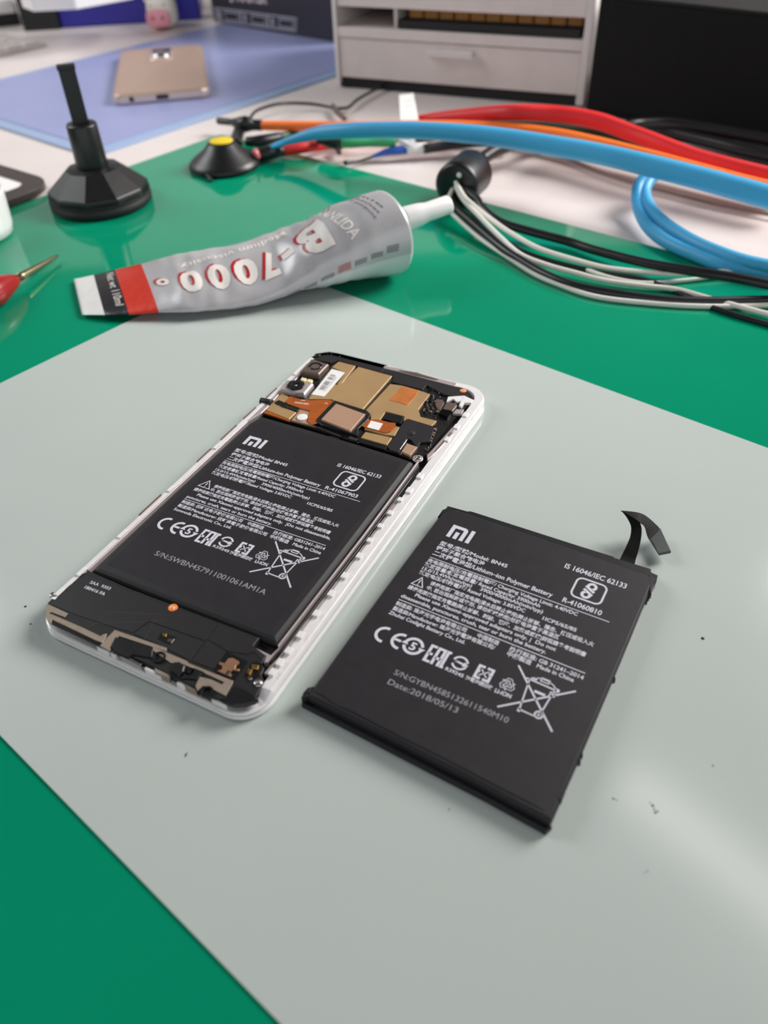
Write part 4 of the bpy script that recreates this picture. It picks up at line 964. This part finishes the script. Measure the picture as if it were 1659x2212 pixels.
# black stand and white device head resting on it
s0 = at(88, 68, ZD)
st = thing('monitor_stand', 'black block stand under the white device at the back left', 'stand', (s0.x, s0.y+22, ZD), .1)
MB().box(-20, 18, -18, 22, .05, 38).build('column', M['blk'], st, bevel=1)
w0 = at(185, 14, 36)
wh = thing('white_device', 'white hexagonal device raised on the black stand', 'device', (w0.x-30, w0.y-4, ZD+38.2), .1)
b = MB(); b.prism([(-30, 16), (-16, -8), (24, -10), (72, 26), (72, 90), (-30, 90)], .05, 26, inset=2); b.build('housing', M['white'], wh, bevel=1)
MB().prism([(-20, 10), (18, 8), (40, 30), (-36, 32)], 26.05, 27, inset=.3).build('top_plate', M['silver'], wh)
# white tray with orange stripe on black base
t0 = at(20, 60, ZD)
tr = thing('white_carton', 'white box with orange stripe on a black base, far left corner', 'box', (t0.x-20, t0.y+12, ZD), .35)
MB().box(-60, 28, -8, 60, .05, 12).build('base', M['blkm'], tr, bevel=.5)
MB().box(-60, 26, -10, 58, 12.05, 24).build('carton', M['paper'], tr, bevel=.8)
MB().box(-60, 4, -10.3, -10.02, 17, 22.5).build('stripe', M['corg'], tr)
# keyboard: faint white slab
kk = at(60, 105, ZD)
kbd = thing('keyboard', 'pale grey keyboard at the far left behind the lilac mat', 'keyboard', (kk.x-55, kk.y-18, ZD), math.radians(48))
MB().box(-150, 66, -38, 38, .1, 4, ).build('keyboard_body', M['key'], kbd, bevel=1)
kc0 = None
for i in range(11):
    for j in range(4):
        if kc0 is None:
            kc0 = MB().prism(rrect(-8, 8, -8, 8, 1.5, 3), 4.05, 6, inset=.6).build('keycap', mat('keycap', (214, 206, 202), .45), kbd, loc=(-138+i*19, -28.5+j*19, 0)); continue
        o = kc0.copy(); C.objects.link(o); o.location = ((-138+i*19)*S, (-28.5+j*19)*S, 0)

# framed white tray at the left edge
tf = thing('framed_tablet', 'white pad with a dark rounded frame at the left edge of the green mat', 'tablet', (0, 0, 0))
T1 = math.radians(-37.7); u_ = Vector((math.cos(T1), math.sin(T1))); v_ = Vector((u_.y, -u_.x))   # v_ heads towards the camera
cn = at(125, 392, 4)
cn = Vector((cn.x, cn.y))
def tfp(p): return [tuple(cn+u_*(a)+v_*(c_)) for a, c_ in p]
b = MB()
o1 = tfp(rrect(-170, 0, 0, 120, 20, 8)); i1 = tfp(rrect(-157, -13, 12, 107, 9, 8))
rs = [[(x, y, .3) for x, y in o1], [(x, y, 3.6) for x, y in o1], [(x, y, 4.1) for x, y in offset(o1, .5)], [(x, y, 4.1) for x, y in i1], [(x, y, 3.2) for x, y in i1], [(x, y, .3) for x, y in i1]]
b.rings(rs+[rs[0]], cap0=False, cap1=False, smooth=False); b.build('frame', M['tabd'], tf)
MB().prism(tfp(rrect(-157.2, -12.8, 11.8, 107.2, 9, 8)), .4, 3.3).build('pad', M['paper'], tf)
b = MB(); q0 = at(-20, 408, 3.4); q1 = at(20, 419, 3.4); b.stroke([q0, q1], .5, 3.36); b.stroke([at(10, 412, 3.4), q1, at(24, 424, 3.4)], .5, 3.36); b.build('pen_line', M['smallprint'], tf)
# white round pot at left edge
wp = at(-68, 530, 0)
pt = thing('white_pot', 'white round pot cut off by the left edge', 'pot', (wp.x, wp.y+12, -.5))
b = MB(); b.lathe([(17, .05), (19.5, 1.5), (20.5, 6), (21.5, 22), (21.5, 24), (20.0, 24), (19.5, 20), (.01, 19)], seg=48); b.build('pot_body', M['white'], pt)
# red-handled screwdriver
d0 = at(125, 552, 2.2); d1 = at(44, 598, 4.6); d2 = at(36, 603, 5.2); d3 = at(-60, 655, 7.5)
sd = thing('screwdriver', 'small screwdriver with red handle pointing in from the left edge', 'screwdriver', (d1.x, d1.y, 0))
O_ = Vector((d1.x, d1.y, 0))
b = MB(); ln = (d0-d1).length; dd = d0-d1
b.lathe([(2.0, -2), (1.9, ln*.05), (1.5, ln*.5), (1.1, ln*.62), (1.0, ln*.9), (.4, ln)], d1-O_, seg=16, ax=dd); b.build('shaft', M['steel'], sd)
b = MB(); dd = d3-d2; ln = dd.length; b.lathe([(2.2, 0), (4.0, 4), (6.6, 14), (7.0, ln*.6), (6.0, ln)], d2-O_, seg=20, ax=dd); b.build('handle', M['redh'], sd)

# ================================================================ YELLOW-TOPPED BLACK CUP
yc = at(485, 362, 0)
cu = thing('suction_disc', 'squat black rubber cone with a yellow disc on top', 'suction cup', (yc.x, yc.y+3, -.5), .2)
b = MB(); b.lathe([(21, .05), (22.8, 1.2), (22.6, 3), (20, 5.5), (12, 11), (9, 14.5), (7.8, 15.4), (7.2, 15.4)], seg=40); b.build('rubber_cone', M['blk'], cu)
b = MB(); b.lathe([(7.3, 15.2), (7.3, 16.0), (6.9, 16.2), (.01, 16.2)], seg=32); b.build('yellow_disc', M['yellow'], cu)
b = MB(); b.tube([(-12, -17, 2), (-11, -22, 1.6), (-10, -27, 1.4)], [1.8, 1.6, .8], seg=8); b.build('pull_tab', M['blk'], cu)
b = MB(); b.lathe([(3, 0), (3.4, 1), (3, 2.4), (.01, 2.8)], (19.5, -5, 7.0), seg=16, ax=(1, -.3, .4)); b.build('side_button', M['pinkd'], cu)

# ================================================================ CABLES
def path(L, dz=0): return [at(x, y, z+dz) for x, y, z in L]
def cable(name, L, r, m, label, cat='cable', extra=None, group=None, flat=1.0, plug=None):
    P = path(L); root = thing(name, label, cat, (P[0].x, P[0].y, 0), group=group); O = Vector((P[0].x, P[0].y, 0))
    MB().tube([p-O for p in P], r, seg=14, flat=flat).build('sleeve', m, root)
    if plug:
        for nm, L2, r2, m2, fl in plug: MB().tube([p-O for p in path(L2)], r2, seg=10, flat=fl).build(nm, m2, root)
    return root
cable('blue_cable', [(585, 318, 9), (620, 306, 11), (660, 294, 15), (699, 286, 19), (760, 282, 23), (880, 281, 26), (1000, 288, 27), (1100, 300, 27), (1200, 316, 27), (1300, 334, 27), (1400, 357, 26), (1500, 382, 25), (1600, 409, 24), (1700, 436, 23)],
      [1.3, 2.2, 3.4, 4.2, 4.6, 4.8, 5, 5.2, 5.2, 5.2, 5.4, 5.4, 5.4, 5.4], M['cblu'], 'thick sky blue cable arching across in front of the orange and red ones')
cable('blue_cable', [(1420, 366, 15), (1396, 380, 14), (1378, 407, 10), (1380, 449, 5), (1399, 488, 3.5), (1438, 521, 3.2), (1504, 551, 3.2), (1573, 575, 3.2), (1690, 594, 3.2)], 3.3, M['cblu'], 'outer sky blue cable of the loop dropping onto the green mat')
cable('blue_cable', [(1428, 372, 15), (1409, 384, 13), (1393, 413, 9.5), (1404, 448, 7.2), (1438, 484, 6.8), (1493, 519, 6.6), (1549, 544, 6.6), (1615, 566, 6.6), (1700, 582, 6.6)], 3.1, M['cblu'], 'inner sky blue cable of the loop dropping onto the green mat')
cable('orange_cable', [(560, 271, 7), (620, 272, 8), (700, 273, 9.5), (780, 273, 12.5), (880, 271, 13.6), (1000, 273, 15), (1100, 279, 16), (1200, 292, 16), (1290, 311, 16), (1400, 338, 16), (1500, 365, 15), (1600, 392, 14), (1700, 416, 13)],
      [3.0, 3.2, 3.2, 3.2, 3.2, 3.4, 3.8, 4, 4, 3.8, 3.8, 3.8, 3.8], M['corg'], 'orange cable running between the blue and the dark green one',
      plug=[('alligator_clip', [(472, 261, 6), (500, 264, 7), (512, 266, 8), (530, 268, 8.4), (548, 270, 7.6), (567, 271, 7)], [2.4, 2.3, 3.6, 5.4, 3.6, 3.4], M['blk'], 1),
            ('clip_jaw', [(524, 268, 6), (514, 290, 4.5), (508, 312, 4)], [4.6, 4.2, 5.0], M['blk'], .6)])
cable('red_cable', [(604, 326, 4), (650, 319, 5), (690, 314, 3.2), (740, 307, .8), (800, 296, 1.5), (855, 278, 5.8), (915, 260, 8), (1000, 250, 15), (1100, 243, 24), (1200, 246, 24), (1290, 261, 23), (1360, 286, 20), (1430, 312, 18), (1500, 337, 16), (1580, 359, 15), (1700, 388, 14)],
      [3.7, 3.6, 3.4, 3, 3, 3.4, 3.8, 4.2, 4.6, 4.8, 4.8, 4.6, 4.4, 4.2, 4.2, 4.2], M['cred'], 'thick red cable arching highest at the back',
      plug=[('plug', [(546, 334, 4.2), (575, 331, 5), (608, 325, 4.4)], [4.2, 5.2, 4.4], M['blk'], .8)])
cable('green_cable', [(600, 297, 5), (650, 290, 2), (740, 286, .4), (850, 276, .3), (950, 268, 2), (1051, 264, 7), (1150, 266, 12), (1250, 280, 13), (1330, 304, 12), (1400, 330, 10), (1500, 358, 9), (1600, 386, 8), (1700, 408, 8)],
      [2.8, 2.8, 2.8, 2.8, 3, 3.4, 3.8, 4, 4, 3.8, 3.6, 3.6, 3.6], M['cgrn'], 'dark green cable running behind the orange one',
      plug=[('plug', [(532, 306, 5), (565, 304, 5.4), (606, 295, 5)], [3.4, 4.6, 3.4], M['blk'], .8)])
# short ends
cable('black_clip_lead', [(742, 311, 8.3), (790, 306, 8.3), (852, 303, 8), (905, 297, 6), (980, 293, 4.4), (1060, 300, 4.2)], [.9, .9, .9, 3, 3, 3], M['cblk'], 'black lead with a bright green end sleeve under the blue cable',
      plug=[('green_sleeve', [(737, 309, 8.4), (760, 308, 8.6), (795, 308, 8.4), (830, 306, 8.6), (854, 306, 8.2)], [3.8, 4.0, 3.0, 3.9, 3.9], M['cgrb'], .8),
            ('plug', [(690, 298, 9.2), (712, 304, 9.4), (737, 310, 8.8)], [3.8, 4.4, 4.2], M['blk'], 1.0), ('plug_tab', [(726, 316, 3), (733, 330, 2)], [1.8, 1.6], M['brd'], 1)])
cable('black_clip_lead', [(916, 322, 4.4), (980, 312, 4.6), (1040, 307, 5), (1110, 306, 6)], 2.9, M['cblk'], 'black lead with a royal blue end sleeve below the green sleeve',
      plug=[('blue_sleeve', [(800, 340, 1.5), (830, 330, 3), (855, 325, 4), (886, 322, 4)], [.8, 2.4, 3.1, 3.1], M['cdbl'], .8), ('wire', [(745, 352, 2), (775, 348, 1), (805, 339, 1.6)], [1.6, .7, .8], M['cblk'], 1),
            ('white_collar', [(878, 323, 4), (900, 321, 4), (921, 319, 4)], 3.6, M['paper'], .9)])
def flagtag(nm, pts, zs, label, group=None):
    P = [at(x, y, z) for (x, y), z in zip(pts, zs)]; O = Vector((P[0].x, P[0].y, 0))
    root = thing(nm, label, 'tag', O, group=group)
    n = (P[1]-P[0]).cross(P[3]-P[0]).normalized()*.4
    b = MB(); vs = [p-O for p in P]+[p-O+n for p in P]; b.add([tuple(v) for v in vs], [(3, 2, 1, 0), (4, 5, 6, 7), (0, 1, 5, 4), (1, 2, 6, 5), (2, 3, 7, 6), (3, 0, 4, 7)]); b.build('flag', M['paper'], root)
    b = MB()
    for k in range(4):
        t0_, t1_ = .2, .8; v = .2+.18*k
        a_ = (P[0].lerp(P[1], t0_)).lerp(P[3].lerp(P[2], t0_), v)-O; c_ = (P[0].lerp(P[1], t1_)).lerp(P[3].lerp(P[2], t1_), v)-O
        w_ = (P[3]-P[0]).normalized()*.5
        for sg in (-1, 1):
            q_ = n*(.6 if sg < 0 else 1.4) if False else (n*1.15 if sg > 0 else -n*.15)
            b.add([tuple(a_+q_), tuple(c_+q_), tuple(c_+q_+w_), tuple(a_+q_+w_)], [(0, 1, 2, 3)])
    b.build('print', mat('tag_print', (150, 146, 150), .6), root)
flagtag('cable_tag', [(866, 268), (905, 266), (893, 202), (862, 206)], [11, 11, 17, 17], 'white printed flag tag standing up behind the blue cable')
flagtag('cable_tag', [(868, 319), (902, 322), (894, 294), (856, 296)], [5.5, 5.5, 11, 11], 'white printed tag hanging below the blue cable')
cable('thin_black_wire', [(537, 262, 9), (545, 248, 9), (561, 236, 8), (606, 224, 5), (666, 224, 2), (710, 231, 1), (720, 234, 1), (751, 232, 1), (772, 215, 1), (806, 196, 1), (840, 180, 1)], 1.1, M['cblk'], 'thin black wire arching from the clip to under the drawer unit',
      plug=[('micro_plug', [(719, 227, 2), (728, 241, 2.2), (744, 257, 2.0)], [1.6, 2.4, 2.0], M['brd'], .7)])
# black looms on the right
for L, r, lab in (([(1330, 282, 12), (1360, 272, 14), (1394, 268, 14), (1449, 268, 14), (1532, 280, 14), (1700, 310, 14)], 3.6, 'topmost thick black cable of the coil before the black case'),
                  ([(1350, 290, 9), (1421, 282, 10), (1504, 298, 10), (1600, 321, 10), (1700, 341, 10)], 3.2, 'second black cable of the coil before the black case'),
                  ([(1360, 296, 4), (1420, 297, 4), (1500, 318, 4), (1580, 338, 4), (1700, 365, 4)], 4.0, 'lowest black cable of the coil before the black case')):
    cable('black_cable', L, r, M['cblk'], lab)
cable('cable_shadow_strand', [(1110, 312, 1), (1160, 326, .4), (1230, 345, .2), (1300, 372, 0), (1370, 396, 0), (1450, 417, 0), (1560, 444, 0), (1700, 470, 0)], .9, mat('shadow_brown', (122, 100, 92), .5), 'thin brown strand drawn as the cable shadow on the desk under the blue cable')  # shadow line of the raised cables, laid on the desk as a brown strand
# black ferrite with black and white leads
f0 = at(983, 402, 13); f1 = at(1030, 357, 14)
fr = thing('ferrite_core', 'black ferrite cylinder gripping the black and white leads', 'ferrite core', (f0.x, f0.y, 0))
O = Vector((f0.x, f0.y, 0)); fd = (f1-f0); fd.z = 0; fd.normalize(); a = Vector((f0.x, f0.y, 12.6))-O
b = MB(); b.lathe([(5.5, 0), (10.5, 0), (12.2, 1.6), (12.3, 4), (12.3, 24), (11, 26), (5.5, 26), (5.5, 1)], a, seg=40, ax=fd); b.build('core', M['blk'], fr)
b = MB(); b.lathe([(1.5, -.3), (1.3, .6), (.01, .8)], a+Vector((2.0, -1.0, 6.5)), seg=12, ax=-fd); b.build('latch_dot', M['paper'], fr)
cable('dark_lead', [(1040, 345, 13), (1062, 330, 13), (1090, 318, 12), (1130, 308, 10), (1180, 300, 6), (1230, 306, 3)], [3.6, 3.8, 3.6, 3.4, 3, 3], M['cblk'], 'dark sleeved lead leaving the back of the ferrite core',
      plug=[('red_core', [(1036, 352, 12), (1046, 345, 11)], [1.6, 1.6], M['cred'], 1), ('red_core', [(1060, 343, 8.5), (1090, 330, 8), (1120, 318, 7)], [.8, .8, .8], M['cred'], 1)])
WL = [
 ('white_lead', [(985, 396, 12), (968, 430, 9), (972, 455, 6), (994, 478, 4), (1037, 515, 2.4), (1090, 551, 1), (1150, 590, .8), (1200, 612, .8), (1283, 640, .8), (1394, 654, .8), (1532, 662, .8), (1700, 658, .8)], 1.15, 'cwht', 'lowest white lead from the ferrite core across the green mat'),
 ('white_lead', [(984, 392, 15), (1002, 424, 13), (1022, 443, 11), (1066, 478, 8), (1109, 507, 6), (1167, 538, 4), (1254, 565, 2.5), (1319, 580, 2), (1421, 590, 2), (1504, 590, 2), (1587, 587, 2), (1700, 592, 4)], 1.2, 'cwht', 'uppermost white lead from the ferrite core across the green mat'),
 ('white_lead', [(983, 398, 13), (1000, 430, 11), (1037, 469, 9), (1080, 512, 6), (1124, 550, 3.6), (1182, 573, 2.4), (1240, 589, 2), (1311, 607, 1.6), (1394, 618, 1.4), (1463, 626, 1.4), (1532, 645, 1.4), (1700, 690, 1.4)], 1.25, 'cwht', 'middle white lead that dips down at the right edge'),
 ('white_lead', [(1255, 578, 1), (1320, 600, .8), (1394, 611, .8), (1480, 605, .8), (1551, 597, .8), (1700, 578, .8)], .9, 'cwht', 'thin white lead rising to the right under the black lead'),
 ('black_lead', [(990, 400, 12), (1030, 428, 12), (1042, 448, 10), (1080, 478, 7), (1138, 498, 5), (1225, 521, 3), (1283, 540, 3), (1394, 568, 4.5), (1504, 587, 7), (1587, 600, 8), (1700, 622, 8)], [1.8, 1.8, 1.8, 1.9, 2.2, 2.2, 2.2, 2.2, 2.3, 2.3, 2.3], 'cblk', 'thick black lead on the far side of the ferrite bundle'),
 ('black_lead', [(980, 404, 9), (978, 440, 7), (1022, 482, 5), (1080, 532, 3), (1124, 562, 1.9), (1167, 587, 1.9), (1225, 612, 1.9), (1283, 626, 1.9), (1394, 643, 1.9), (1504, 650, 1.9), (1700, 646, 1.9)], [2, 2.2, 2.6, 2.4, 2.2, 2, 1.9, 1.9, 1.9, 1.9, 1.9], 'cblk', 'black lead on the near side of the ferrite bundle'),
 ('black_lead', [(986, 408, 9), (1008, 446, 8), (1060, 492, 5), (1105, 530, 3), (1170, 558, 1), (1283, 586, .8), (1394, 606, .6), (1470, 634, .6), (1560, 672, .6), (1700, 712, .6)], 1.2, 'cblk', 'thin black strand ending lowest at the right edge')]  # last entry: thin strand laid along the lowest dark line
for nm, L, r, m_, lab in WL: cable(nm, L, r, M[m_], lab)
print('objects', len(bpy.data.objects))
